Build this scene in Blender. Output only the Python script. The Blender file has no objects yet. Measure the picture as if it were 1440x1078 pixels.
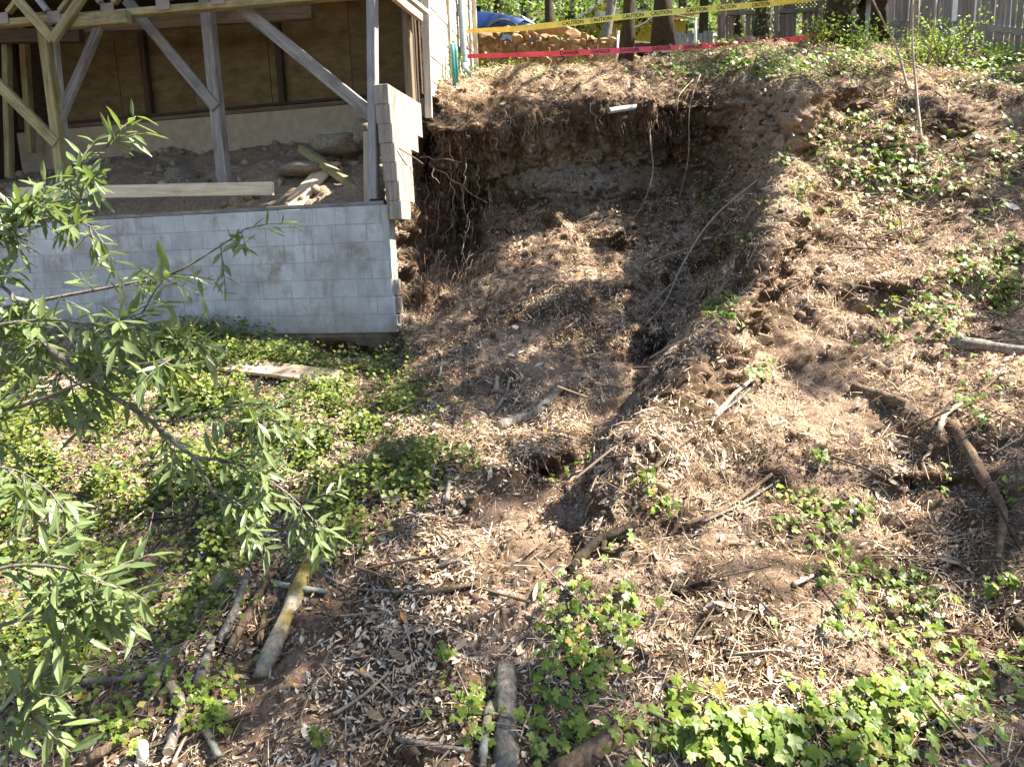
import bpy, bmesh, math, random
import numpy as np
from mathutils import Vector, Matrix, Quaternion
from mathutils.bvhtree import BVHTree

random.seed(7)
rng = np.random.default_rng(11)
R = math.radians
SC = bpy.context.scene
COL = SC.collection

# ------------------------------------------------------------------ camera, sky, sun, exposure
CAM_Z = 3.0
F = 991.0                     # focal length in pixels of the 1440 px wide photograph
PITCH, ROLL = R(10.0), R(2.0)
cam = bpy.data.cameras.new('camera')
cam.sensor_width = 36.0
cam.lens = 36.0 * F / 1440.0
cam.clip_start = 0.05
cam.clip_end = 1000
cam_o = bpy.data.objects.new('camera', cam)
COL.objects.link(cam_o)
CAMROT = Matrix.Rotation(R(90) - PITCH, 4, 'X') @ Matrix.Rotation(-ROLL, 4, 'Z')
cam_o.matrix_world = Matrix.Translation((0, 0, CAM_Z)) @ CAMROT
SC.camera = cam_o

SUN_EL, SUN_AZ = R(51), R(1)          # azimuth from +X (screen right) towards +Y (away)
S = Vector((math.cos(SUN_EL) * math.cos(SUN_AZ), math.cos(SUN_EL) * math.sin(SUN_AZ), math.sin(SUN_EL)))
world = bpy.data.worlds.new('World')
SC.world = world
world.use_nodes = True
wn = world.node_tree
sky = wn.nodes.new('ShaderNodeTexSky')
sky.sky_type = 'NISHITA'
sky.sun_disc = False
sky.sun_elevation = SUN_EL
sky.sun_rotation = R(90) - SUN_AZ
wn.links.new(sky.outputs[0], wn.nodes['Background'].inputs['Color'])
wn.nodes['Background'].inputs['Strength'].default_value = 0.06
sun = bpy.data.lights.new('sun', 'SUN')
sun.energy = 5.0
sun.angle = R(0.53)
sun.color = (1.0, 0.93, 0.79)
sun_o = bpy.data.objects.new('sun', sun)
COL.objects.link(sun_o)
sun_o.rotation_euler = S.to_track_quat('Z', 'Y').to_euler()
sun_o.location = (8, -2, 20)
SC.view_settings.view_transform = 'Standard'
SC.view_settings.look = 'None'
SC.view_settings.exposure = 2.38
SC.view_settings.gamma = 1.0
SC.view_settings.use_curve_mapping = False
SC.render.engine = 'CYCLES'
SC.cycles.max_bounces = 6
SC.cycles.transparent_max_bounces = 4
SC.cycles.use_denoising = True

# ------------------------------------------------------------------ pixel <-> place
CR = np.array(CAMROT.to_3x3())
CAM = Vector((0, 0, CAM_Z))
def ray(px, py):
    d = CR @ np.array([(px - 720) / F, (539 - py) / F, -1.0])
    return Vector(d)
def P(px, py, Y):
    d = ray(px, py)
    return CAM + d * (Y / d.y)
def proj(p):
    """world points (N,3) -> pixel x, pixel y, depth"""
    q = (np.asarray(p, float) - np.array([0, 0, CAM_Z])) @ CR
    dz = np.maximum(-q[:, 2], 1e-3)
    return 720 + F * q[:, 0] / dz, 539 - F * q[:, 1] / dz, -q[:, 2]

# ------------------------------------------------------------------ noise
def vnoise(p, seed=0):
    p = np.asarray(p, float)
    i = np.floor(p).astype(np.int64)
    f = p - i
    f = f * f * (3 - 2 * f)
    def h(x, y, z):
        n = (x * 374761393 + y * 668265263 + z * 2147483647 + seed * 1274126177) & 0xffffffff
        n = ((n ^ (n >> 13)) * 1274126177) & 0xffffffff
        n = ((n ^ (n >> 16)) * 2246822519) & 0xffffffff
        return ((n ^ (n >> 15)) & 0xffff) / 32767.5 - 1.0
    x, y, z = i[:, 0], i[:, 1], i[:, 2]
    fx, fy, fz = f[:, 0], f[:, 1], f[:, 2]
    r = 0
    for dx in (0, 1):
        for dy in (0, 1):
            for dz in (0, 1):
                w = (fx if dx else 1 - fx) * (fy if dy else 1 - fy) * (fz if dz else 1 - fz)
                r = r + w * h(x + dx, y + dy, z + dz)
    return r
def fbm(p, octaves=4, seed=0, gain=0.5):
    p = np.asarray(p, float)
    a, t = 1.0, 0
    for k in range(octaves):
        t = t + a * vnoise(p + 17.3 * k, seed + k)
        p = p * 2.03
        a *= gain
    return t

# ------------------------------------------------------------------ materials
MATS = {}
def new_mat(name):
    m = bpy.data.materials.new(name)
    m.use_nodes = True
    MATS[name] = m
    nt = m.node_tree
    b = nt.nodes['Principled BSDF']
    return m, nt, b
def N(nt, t, **kw):
    n = nt.nodes.new(t)
    for k, v in kw.items():
        if k in n.inputs:
            n.inputs[k].default_value = v
        else:
            setattr(n, k, v)
    return n
def ramp(nt, fac, stops):
    r = nt.nodes.new('ShaderNodeValToRGB')
    el = r.color_ramp.elements
    while len(el) < len(stops):
        el.new(0.5)
    for e, (p, c) in zip(el, stops):
        e.position = p
        e.color = (*c, 1)
    nt.links.new(fac, r.inputs[0])
    return r.outputs[0]
def mixc(nt, fac, a, b, mode='MIX'):
    m = nt.nodes.new('ShaderNodeMix')
    m.data_type = 'RGBA'
    m.blend_type = mode
    for sock, v in ((m.inputs[0], fac), (m.inputs[6], a), (m.inputs[7], b)):
        if isinstance(v, (int, float)):
            sock.default_value = v
        elif isinstance(v, tuple):
            sock.default_value = (*v, 1)
        else:
            nt.links.new(v, sock)
    return m.outputs[2]
def coords(nt, scale=(1, 1, 1), kind='Object'):
    tc = nt.nodes.new('ShaderNodeTexCoord')
    mp = nt.nodes.new('ShaderNodeMapping')
    mp.inputs['Scale'].default_value = scale
    nt.links.new(tc.outputs[kind], mp.inputs[0])
    return mp.outputs[0]
def noise(nt, vec, scale, detail=5, rough=0.6):
    n = nt.nodes.new('ShaderNodeTexNoise')
    n.inputs['Scale'].default_value = scale
    n.inputs['Detail'].default_value = detail
    n.inputs['Roughness'].default_value = rough
    if vec is not None:
        nt.links.new(vec, n.inputs['Vector'])
    return n.outputs[0]
def bump(nt, b, h, strength=0.4, dist=0.02):
    n = nt.nodes.new('ShaderNodeBump')
    n.inputs['Strength'].default_value = strength
    n.inputs['Distance'].default_value = dist
    nt.links.new(h, n.inputs['Height'])
    nt.links.new(n.outputs[0], b.inputs['Normal'])
def orand(nt):
    return nt.nodes.new('ShaderNodeObjectInfo').outputs['Random']
def simple(name, col, rough=0.6, metal=0.0, spec=0.5):
    m, nt, b = new_mat(name)
    v = noise(nt, coords(nt), 9.0, 4)
    c = ramp(nt, v, [(0.25, tuple(0.75 * x for x in col)), (0.75, tuple(min(1, 1.15 * x) for x in col))])
    nt.links.new(c, b.inputs['Base Color'])
    b.inputs['Roughness'].default_value = rough
    b.inputs['Metallic'].default_value = metal
    b.inputs['Specular IOR Level'].default_value = spec
    return m
def wood(name, dark, light, stain=(0.05, 0.045, 0.035), stain_amt=0.5, grain=1.0):
    """weathered sawn timber; grain runs along the object's own X axis"""
    m, nt, b = new_mat(name)
    rnd = orand(nt)
    v = coords(nt, (1.5, 22 * grain, 22 * grain))
    add = nt.nodes.new('ShaderNodeVectorMath'); add.operation = 'ADD'
    mul = nt.nodes.new('ShaderNodeMath'); mul.operation = 'MULTIPLY'; mul.inputs[1].default_value = 37.0
    nt.links.new(rnd, mul.inputs[0])
    nt.links.new(v, add.inputs[0]); nt.links.new(mul.outputs[0], add.inputs[1])
    g = noise(nt, add.outputs[0], 1.6, 8, 0.65)
    c = ramp(nt, g, [(0.3, dark), (0.52, tuple((a + d) / 2 for a, d in zip(dark, light))), (0.72, light)])
    s = noise(nt, coords(nt, (2.0, 4, 4)), 1.7, 6, 0.7)
    sf = ramp(nt, s, [(0.48, (0, 0, 0)), (0.7, (stain_amt,) * 3)])
    c = mixc(nt, sf, c, stain)
    hue = ramp(nt, rnd, [(0.0, (0.8, 0.8, 0.8)), (1.0, (1.12, 1.1, 1.05))])
    c = mixc(nt, 1.0, c, hue, 'MULTIPLY')
    nt.links.new(c, b.inputs['Base Color'])
    b.inputs['Roughness'].default_value = 0.85
    b.inputs['Specular IOR Level'].default_value = 0.2
    bump(nt, b, g, 0.5, 0.006)
    return m
def leaf_mat(name, c0, c1, trans=0.35, rough=0.4, attr=None):
    m, nt, b = new_mat(name)
    if attr:
        a = nt.nodes.new('ShaderNodeAttribute'); a.attribute_name = attr
        col = a.outputs['Color']
    else:
        r = ramp(nt, orand(nt), [(0.0, c0), (0.55, tuple((x + y) / 2 for x, y in zip(c0, c1))), (1.0, c1)])
        n = noise(nt, coords(nt), 30.0, 3)
        col = mixc(nt, n, r, tuple(min(1, 1.7 * x) for x in c1))
        col = mixc(nt, 0.65, col, r)
    nt.links.new(col, b.inputs['Base Color'])
    b.inputs['Roughness'].default_value = rough
    b.inputs['Specular IOR Level'].default_value = 0.45
    t = nt.nodes.new('ShaderNodeBsdfTranslucent')
    tcol = mixc(nt, 1.0, col, (1.25, 1.35, 0.55), 'MULTIPLY')
    nt.links.new(tcol, t.inputs['Color'])
    mx = nt.nodes.new('ShaderNodeMixShader'); mx.inputs[0].default_value = trans
    nt.links.new(b.outputs[0], mx.inputs[1]); nt.links.new(t.outputs[0], mx.inputs[2])
    nt.links.new(mx.outputs[0], nt.nodes['Material Output'].inputs['Surface'])
    return m

HO_Z = P(562, 467, 7.7).z      # foot of the block wall
def make_materials():
    # bare earth: brown loam, with the grey weathered rock of the scarp where the attribute says so
    m, nt, b = new_mat('earth')
    v = coords(nt)
    n1 = noise(nt, v, 2.3, 8, 0.65)
    n2 = noise(nt, v, 24.0, 7, 0.7)
    n3 = noise(nt, v, 90.0, 4, 0.7)
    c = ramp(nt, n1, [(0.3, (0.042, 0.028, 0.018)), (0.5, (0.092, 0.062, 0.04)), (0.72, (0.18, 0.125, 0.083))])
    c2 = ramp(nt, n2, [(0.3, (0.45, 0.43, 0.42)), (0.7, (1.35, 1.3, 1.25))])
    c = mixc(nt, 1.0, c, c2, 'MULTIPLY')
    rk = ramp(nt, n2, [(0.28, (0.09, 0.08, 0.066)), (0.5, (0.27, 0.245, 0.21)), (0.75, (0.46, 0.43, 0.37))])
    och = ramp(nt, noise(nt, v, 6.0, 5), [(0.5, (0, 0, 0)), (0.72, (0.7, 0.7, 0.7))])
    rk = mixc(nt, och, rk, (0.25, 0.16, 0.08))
    at = nt.nodes.new('ShaderNodeAttribute'); at.attribute_name = 'rock'
    c = mixc(nt, at.outputs['Fac'], c, rk)
    at2 = nt.nodes.new('ShaderNodeAttribute'); at2.attribute_name = 'clay'
    cl = ramp(nt, n2, [(0.3, (0.17, 0.12, 0.08)), (0.7, (0.38, 0.29, 0.205))])
    c = mixc(nt, at2.outputs['Fac'], c, cl)
    at3 = nt.nodes.new('ShaderNodeAttribute'); at3.attribute_name = 'mulch'
    fib = noise(nt, coords(nt, (1, 1, 1)), 140.0, 3, 0.8)
    mu = ramp(nt, fib, [(0.32, (0.085, 0.057, 0.039)), (0.5, (0.28, 0.192, 0.135)), (0.66, (0.48, 0.355, 0.265))])
    c = mixc(nt, at3.outputs['Fac'], c, mu)
    nt.links.new(c, b.inputs['Base Color'])
    b.inputs['Roughness'].default_value = 1.0
    b.inputs['Specular IOR Level'].default_value = 0.1
    ad = nt.nodes.new('ShaderNodeMath'); ad.operation = 'MULTIPLY_ADD'; ad.inputs[1].default_value = 0.35
    nt.links.new(n3, ad.inputs[0]); nt.links.new(n2, ad.inputs[2])
    bump(nt, b, ad.outputs[0], 0.9, 0.035)

    # litter: colour of each piece comes with the piece
    m, nt, b = new_mat('litter')
    a = nt.nodes.new('ShaderNodeAttribute'); a.attribute_name = 'col'
    nt.links.new(a.outputs['Color'], b.inputs['Base Color'])
    b.inputs['Roughness'].default_value = 0.9
    b.inputs['Specular IOR Level'].default_value = 0.08

    # painted concrete block
    m, nt, b = new_mat('concrete_block')
    v = coords(nt, kind='Object')
    geo = nt.nodes.new('ShaderNodeNewGeometry')
    n1 = noise(nt, geo.outputs['Position'], 2.2, 6, 0.65)
    n2 = noise(nt, geo.outputs['Position'], 38.0, 5, 0.7)
    mp = nt.nodes.new('ShaderNodeMapping'); mp.inputs['Scale'].default_value = (7, 7, 0.8)
    nt.links.new(geo.outputs['Position'], mp.inputs[0])
    st = noise(nt, mp.outputs[0], 2.0, 6, 0.7)
    c = ramp(nt, n1, [(0.3, (0.29, 0.30, 0.295)), (0.55, (0.42, 0.45, 0.465)), (0.75, (0.55, 0.585, 0.605))])
    rr = ramp(nt, orand(nt), [(0, (0.92, 0.92, 0.92)), (1, (1.05, 1.05, 1.04))])
    c = mixc(nt, 1.0, c, rr, 'MULTIPLY')
    c = mixc(nt, ramp(nt, st, [(0.52, (0, 0, 0)), (0.76, (0.6,) * 3)]), c, (0.17, 0.15, 0.125))
    c = mixc(nt, ramp(nt, noise(nt, geo.outputs['Position'], 2.4, 6, .7), [(0.52, (0, 0, 0)), (0.68, (0.75,) * 3)]), c, (0.20, 0.165, 0.115))
    c = mixc(nt, ramp(nt, noise(nt, geo.outputs['Position'], 1.3, 5, 0.7), [(0.6, (0, 0, 0)), (0.7, (0.5,) * 3)]), c, (0.66, 0.67, 0.68))
    sx_ = nt.nodes.new('ShaderNodeSeparateXYZ'); nt.links.new(geo.outputs['Position'], sx_.inputs[0])
    ma = nt.nodes.new('ShaderNodeMath'); ma.operation = 'MULTIPLY_ADD'; ma.inputs[1].default_value = 0.55
    nt.links.new(noise(nt, geo.outputs['Position'], 3.5, 6, .7), ma.inputs[0]); nt.links.new(sx_.outputs[2], ma.inputs[2])
    mr = nt.nodes.new('ShaderNodeMapRange'); mr.inputs[1].default_value = HO_Z + .62; mr.inputs[2].default_value = HO_Z + .18
    nt.links.new(ma.outputs[0], mr.inputs[0])
    sp = nt.nodes.new('ShaderNodeMath'); sp.operation = 'MULTIPLY'; sp.inputs[1].default_value = .75; nt.links.new(mr.outputs[0], sp.inputs[0])
    c = mixc(nt, sp.outputs[0], c, (0.15, 0.12, 0.08))
    nt.links.new(c, b.inputs['Base Color'])
    b.inputs['Roughness'].default_value = 0.9
    b.inputs['Specular IOR Level'].default_value = 0.2
    bump(nt, b, n2, 0.35, 0.006)
    # bare weathered block with long vertical streaks
    m, nt, b = new_mat('bare_block')
    geo = nt.nodes.new('ShaderNodeNewGeometry')
    mp = nt.nodes.new('ShaderNodeMapping'); mp.inputs['Scale'].default_value = (14, 14, 0.7)
    nt.links.new(geo.outputs['Position'], mp.inputs[0])
    st = noise(nt, mp.outputs[0], 1.6, 6, 0.7)
    c = ramp(nt, st, [(0.35, (0.36, 0.335, 0.295)), (0.5, (0.29, 0.26, 0.22)), (0.68, (0.135, 0.105, 0.08))])
    n2 = noise(nt, geo.outputs['Position'], 45.0, 5, 0.7)
    c = mixc(nt, 1.0, c, ramp(nt, n2, [(0.3, (0.75,) * 3), (0.7, (1.12,) * 3)]), 'MULTIPLY')
    nt.links.new(c, b.inputs['Base Color'])
    b.inputs['Roughness'].default_value = 0.95
    bump(nt, b, n2, 0.5, 0.006)
    simple('mortar', (0.36, 0.365, 0.355), 0.95)
    simple('rough_concrete', (0.13, 0.11, 0.085), 0.95)
    simple('stem_wall', (0.36, 0.31, 0.22), 0.95)

    wood('grey_wood', (0.13, 0.125, 0.12), (0.34, 0.325, 0.31))
    wood('brown_wood', (0.11, 0.08, 0.055), (0.27, 0.205, 0.145))
    wood('mossy_wood', (0.20, 0.17, 0.075), (0.42, 0.37, 0.20), (0.10, 0.085, 0.03), 0.6)
    wood('pale_wood', (0.38, 0.33, 0.24), (0.62, 0.56, 0.44), (0.2, 0.17, 0.12), 0.35)
    wood('bluegrey_wood', (0.20, 0.20, 0.21), (0.46, 0.46, 0.47), (0.1, 0.09, 0.085), 0.4)
    wood('tan_wood', (0.42, 0.29, 0.19), (0.66, 0.52, 0.39), (0.25, 0.16, 0.1), 0.3, 0.5)
    wood('plywood', (0.13, 0.095, 0.043), (0.235, 0.18, 0.09), (0.06, 0.044, 0.024), 0.6, 0.25)
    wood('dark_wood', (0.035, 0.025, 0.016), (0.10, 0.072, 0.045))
    wood('siding', (0.33, 0.30, 0.25), (0.60, 0.56, 0.48), (0.16, 0.14, 0.11), 0.5)
    wood('trim', (0.45, 0.41, 0.34), (0.72, 0.68, 0.6), (0.2, 0.17, 0.13), 0.4)
    wood('fence_brown', (0.13, 0.095, 0.075), (0.30, 0.235, 0.19))
    wood('fence_grey', (0.19, 0.18, 0.175), (0.42, 0.405, 0.38), (0.08, 0.07, 0.06), 0.5)

    def bark(name, dark, light, moss=None, amt=0.0):
        m, nt, b = new_mat(name)
        v = coords(nt, (4, 4, 1.2))
        g = noise(nt, v, 9.0, 8, 0.7)
        c = ramp(nt, g, [(0.33, dark), (0.7, light)])
        if moss:
            f = ramp(nt, noise(nt, coords(nt), 5.0, 6), [(0.5 - amt * 0.25, (0, 0, 0)), (0.66 - amt * 0.2, (1, 1, 1))])
            c = mixc(nt, f, c, moss)
        nt.links.new(c, b.inputs['Base Color'])
        b.inputs['Roughness'].default_value = 0.95
        b.inputs['Specular IOR Level'].default_value = 0.15
        bump(nt, b, g, 0.9, 0.03)
    bark('bark', (0.02, 0.016, 0.012), (0.085, 0.067, 0.05), (0.06, 0.05, 0.02), 0.15)
    bark('grey_bark', (0.085, 0.075, 0.065), (0.33, 0.29, 0.25))
    bark('brown_bark', (0.07, 0.048, 0.032), (0.27, 0.19, 0.13))
    bark('lichen_bark', (0.10, 0.085, 0.065), (0.30, 0.25, 0.2), (0.36, 0.38, 0.31), 0.1)
    bark('mossy_bark', (0.2, 0.16, 0.11), (0.55, 0.47, 0.36), (0.22, 0.17, 0.045), 0.1)
    bark('root', (0.12, 0.09, 0.065), (0.36, 0.29, 0.22))
    bark('pale_twig', (0.24, 0.2, 0.15), (0.52, 0.45, 0.36))
    bark('cut_wood', (0.3, 0.23, 0.15), (0.52, 0.42, 0.30))

    leaf_mat('bay_leaf', (0.06, 0.095, 0.038), (0.17, 0.215, 0.09), 0.34, 0.28)
    leaf_mat('ivy_leaf', (0.04, 0.085, 0.012), (0.18, 0.24, 0.03), 0.38, 0.45)
    leaf_mat('ivy_leaf_old', (0.20, 0.18, 0.03), (0.30, 0.20, 0.06), 0.3, 0.5)
    leaf_mat('leaf_attr', None, None, 0.4, 0.5, 'col')

    m, nt, b = new_mat('wall_stone')
    v = coords(nt)
    n1 = noise(nt, v, 6.0, 7, 0.7)
    c = ramp(nt, n1, [(0.28, (0.13, 0.075, 0.035)), (0.5, (0.40, 0.25, 0.125)), (0.75, (0.62, 0.45, 0.27))])
    rr = ramp(nt, orand(nt), [(0, (0.55, 0.52, 0.5)), (.6, (.95, .9, .85)), (1, (1.3, 1.3, 1.3))])
    c = mixc(nt, 1.0, c, rr, 'MULTIPLY')
    nt.links.new(c, b.inputs['Base Color'])
    b.inputs['Roughness'].default_value = 0.95
    bump(nt, b, n1, 0.8, 0.05)
    m, nt, b = new_mat('grey_rock')
    n1 = noise(nt, coords(nt), 7.0, 8, 0.7)
    c = ramp(nt, n1, [(0.3, (0.10, 0.085, 0.062)), (0.55, (0.27, 0.235, 0.175)), (0.75, (0.42, 0.38, 0.3))])
    nt.links.new(c, b.inputs['Base Color'])
    b.inputs['Roughness'].default_value = 0.95
    bump(nt, b, n1, 0.8, 0.04)

    simple('yellow_tape', (0.80, 0.76, 0.16), 0.4)
    simple('red_tape', (0.78, 0.09, 0.16), 0.4)
    simple('ink', (0.015, 0.014, 0.013), 0.5)
    simple('white_plastic', (0.48, 0.475, 0.455), 0.5)
    simple('downspout_paint', (0.16, 0.20, 0.25), 0.5)
    simple('teal_plastic', (0.03, 0.22, 0.22), 0.5)
    simple('pole_metal', (0.62, 0.6, 0.56), 0.45)
    simple('plate_metal', (0.27, 0.19, 0.15), 0.55, 0.5)
    simple('rust', (0.16, 0.085, 0.045), 0.85)
    simple('yellow_paint', (0.62, 0.45, 0.06), 0.7)
    simple('white_roof', (0.72, 0.70, 0.66), 0.8)
    simple('white_paint', (0.66, 0.66, 0.64), 0.6)
    simple('window_dark', (0.06, 0.07, 0.075), 0.1)
    simple('asphalt', (0.13, 0.12, 0.11), 0.9)
    simple('rubber', (0.02, 0.02, 0.02), 0.7)
    simple('rim_metal', (0.4, 0.4, 0.4), 0.35, 0.9)
    simple('arch_plastic', (0.09, 0.09, 0.095), 0.6)
    simple('lamp_glass', (0.55, 0.57, 0.6), 0.1)
    m, nt, b = new_mat('car_paint')
    b.inputs['Base Color'].default_value = (0.01, 0.035, 0.13, 1)
    b.inputs['Metallic'].default_value = 0.35
    b.inputs['Roughness'].default_value = 0.28
    b.inputs['Coat Weight'].default_value = 1.0
    m, nt, b = new_mat('car_glass')
    b.inputs['Base Color'].default_value = (0.02, 0.03, 0.04, 1)
    b.inputs['Roughness'].default_value = 0.03
    b.inputs['Specular IOR Level'].default_value = 0.9
make_materials()
M = MATS

# ------------------------------------------------------------------ object helpers
WM = {}
def link(o, parent=None, mw=None):
    COL.objects.link(o)
    mw = mw if mw is not None else Matrix.Identity(4)
    WM[o.name] = mw
    if parent is not None:
        o.parent = parent
        o.matrix_basis = WM[parent.name].inverted() @ mw
    else:
        o.matrix_basis = mw
    return o
def tag(o, label=None, cat=None, group=None, kind=None):
    if label: o['label'] = label
    if cat: o['category'] = cat
    if group: o['group'] = group
    if kind: o['kind'] = kind
    return o
def empty(name, loc, label, cat, group=None):
    o = bpy.data.objects.new(name, None)
    o.empty_display_size = 0.1
    link(o, None, Matrix.Translation(Vector(loc)))
    return tag(o, label, cat, group)
def mesh_np(name, verts, faces, mat, cols=None, smooth=False):
    """faces: (F,3) or (F,4) int array"""
    verts = np.asarray(verts, np.float32)
    faces = np.asarray(faces, np.int32)
    me = bpy.data.meshes.new(name)
    k = faces.shape[1]
    me.vertices.add(len(verts)); me.vertices.foreach_set('co', verts.ravel())
    me.loops.add(faces.size); me.loops.foreach_set('vertex_index', faces.ravel())
    me.polygons.add(len(faces))
    me.polygons.foreach_set('loop_start', np.arange(0, faces.size, k, dtype=np.int32))
    if smooth:
        me.polygons.foreach_set('use_smooth', np.ones(len(faces), bool))
    if cols is not None:
        a = me.color_attributes.new('col', 'FLOAT_COLOR', 'POINT')
        c4 = np.ones((len(verts), 4), np.float32); c4[:, :3] = cols
        a.data.foreach_set('color', c4.ravel())
    me.update(calc_edges=True)
    me.validate()
    me.materials.append(M[mat])
    return me
def obj(name, me, parent=None, mw=None):
    return link(bpy.data.objects.new(name, me), parent, mw)

class MB:
    """collects faces for one mesh"""
    def __init__(s): s.v = []; s.f = []
    def add(s, verts, faces):
        n = len(s.v)
        s.v += [tuple(x) for x in verts]
        s.f += [tuple(i + n for i in f) for f in faces]
    def box(s, lo, hi, mtx=None):
        c = [Vector((x, y, z)) for x in (lo[0], hi[0]) for y in (lo[1], hi[1]) for z in (lo[2], hi[2])]
        if mtx is not None: c = [mtx @ q for q in c]
        s.add(c, [(0, 1, 3, 2), (4, 6, 7, 5), (0, 4, 5, 1), (2, 3, 7, 6), (0, 2, 6, 4), (1, 5, 7, 3)])
    def tube(s, pts, radii, n=8, cap=True, wob=0.0):
        pts = [Vector(p) for p in pts]
        if not hasattr(radii, '__len__'): radii = [radii] * len(pts)
        rings = []
        up = None
        for i, p in enumerate(pts):
            t = (pts[min(i + 1, len(pts) - 1)] - pts[max(i - 1, 0)]).normalized()
            if up is None:
                up = t.orthogonal().normalized()
            else:
                up = (up - t * up.dot(t))
                up = up.normalized() if up.length > 1e-5 else t.orthogonal().normalized()
            b = t.cross(up)
            rings.append([p + (up * math.cos(a) + b * math.sin(a)) * radii[i] * (1 + wob * random.uniform(-1, 1))
                          for a in [2 * math.pi * k / n for k in range(n)]])
        fs = []
        for i in range(len(pts) - 1):
            for k in range(n):
                fs.append((i * n + k, i * n + (k + 1) % n, (i + 1) * n + (k + 1) % n, (i + 1) * n + k))
        if cap:
            fs.append(tuple(reversed(range(n))))
            fs.append(tuple((len(pts) - 1) * n + k for k in range(n)))
        s.add([q for r in rings for q in r], fs)
    def mesh(s, name, mat, smooth=False, bevel=0.0):
        me = bpy.data.meshes.new(name)
        me.from_pydata([tuple(v) for v in s.v], [], s.f)
        if bevel:
            bm = bmesh.new(); bm.from_mesh(me)
            bmesh.ops.bevel(bm, geom=list(bm.edges), offset=bevel, segments=1, affect='EDGES')
            bm.to_mesh(me); bm.free()
        if smooth:
            me.polygons.foreach_set('use_smooth', np.ones(len(me.polygons), bool))
        me.update()
        me.materials.append(M[mat])
        return me
    def build(s, name, mat, parent=None, smooth=False, bevel=0.0, origin=None):
        """verts are world coordinates; the object's origin goes to origin"""
        o0 = Vector(origin) if origin is not None else (WM[parent.name].translation if parent is not None else
             sum((Vector(v) for v in s.v), Vector()) / max(1, len(s.v)))
        s.v = [tuple(Vector(v) - o0) for v in s.v]
        return obj(name, s.mesh(name, mat, smooth, bevel), parent, Matrix.Translation(o0))

def frame(p0, p1, upref):
    """matrix: origin at the middle of p0-p1, X along it, Z near upref"""
    p0, p1 = Vector(p0), Vector(p1)
    x = (p1 - p0).normalized()
    z = Vector(upref); z = (z - x * z.dot(x)).normalized()
    y = z.cross(x)
    m = Matrix((x, y, z)).transposed().to_4x4()
    m.translation = (p0 + p1) / 2
    return m
def beam(name, p0, p1, wy, wz, mat, parent=None, up=(0, 0, 1), bevel=0.004):
    """sawn timber from p0 to p1; wy = size across, wz = size along the up reference; slightly uneven"""
    L = (Vector(p1) - Vector(p0)).length
    b = MB()
    n = max(2, int(L / 0.35) + 1)
    rings = []
    for i in range(n):
        x = -L / 2 + L * i / (n - 1)
        jy, jz = random.uniform(-1, 1) * 0.003, random.uniform(-1, 1) * 0.003
        c = min(wy, wz) * 0.08
        y, z = wy / 2, wz / 2
        rings.append([(x, yy + jy, zz + jz) for yy, zz in
                      ((-y + c, -z), (y - c, -z), (y, -z + c), (y, z - c), (y - c, z), (-y + c, z), (-y, z - c), (-y, -z + c))])
    fs = []
    for i in range(n - 1):
        for k in range(8):
            fs.append((i * 8 + k, i * 8 + (k + 1) % 8, (i + 1) * 8 + (k + 1) % 8, (i + 1) * 8 + k))
    fs.append(tuple(reversed(range(8)))); fs.append(tuple((n - 1) * 8 + k for k in range(8)))
    b.add([q for r in rings for q in r], fs)
    return obj(name, b.mesh(name, mat), parent, frame(p0, p1, up))

def scatter(name, C, X, Z, ln, wd, tv, tf, mat, cols, curl=None):
    """one mesh of many small pieces. C centres, X long axes, Z normals (N,3); tv template verts, tf template tris"""
    C, X, Z = map(np.asarray, (C, X, Z))
    Zp = Z - X * (Z * X).sum(1, keepdims=True)
    Zp /= np.linalg.norm(Zp, axis=1, keepdims=True) + 1e-9
    Y = np.cross(Zp, X)
    tv = np.asarray(tv, float); tf = np.asarray(tf)
    n, k = len(C), len(tv)
    cu = np.ones(n) if curl is None else curl
    V = (C[:, None, :] + X[:, None, :] * (tv[None, :, 0, None] * ln[:, None, None])
         + Y[:, None, :] * (tv[None, :, 1, None] * wd[:, None, None])
         + Zp[:, None, :] * (tv[None, :, 2, None] * (ln * cu)[:, None, None]))
    if tv.shape[1] > 3:
        V = V + Zp[:, None, :] * (tv[None, :, 3, None] * wd[:, None, None])
    Fa = (np.arange(n)[:, None, None] * k + tf[None]).reshape(-1, tf.shape[1])
    return mesh_np(name, V.reshape(-1, 3), Fa, mat, np.repeat(cols, k, axis=0))
def rand_dirs(n):
    v = rng.normal(size=(n, 3))
    return v / np.linalg.norm(v, axis=1, keepdims=True)
def unit(v):
    return v / (np.linalg.norm(v, axis=-1, keepdims=True) + 1e-9)
T_LEAF = ([(-.5, 0, 0), (-.15, -.42, .06), (-.15, .42, .06), (.2, -.36, .05), (.2, .36, .05), (.5, 0, .1), (0, 0, -.03)],
          [(0, 6, 2), (0, 1, 6), (1, 3, 6), (6, 4, 2), (3, 5, 6), (6, 5, 4)])
T_DIAM = ([(-.5, 0, 0), (0, -.5, .12), (0, .5, .12), (.5, 0, .05), (0, 0, -.02)], [(0, 1, 4), (0, 4, 2), (1, 3, 4), (4, 3, 2)])
T_CHIP = ([(-.5, -.5, 0), (.5, -.35, .05), (.5, .4, 0), (-.4, .5, .06)], [(0, 1, 2), (0, 2, 3)])
a3 = [(0, .5), (.433, -.25), (-.433, -.25)]
T_TWIG = ([(x, a, z, b) for x, z in ((-.5, 0), (0.05, .05), (.5, 0)) for a, b in a3],
          [(i * 3 + k, i * 3 + (k + 1) % 3, (i + 1) * 3 + (k + 1) % 3) for i in (0, 1) for k in range(3)] +
          [(i * 3 + k, (i + 1) * 3 + (k + 1) % 3, (i + 1) * 3 + k) for i in (0, 1) for k in range(3)])
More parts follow.
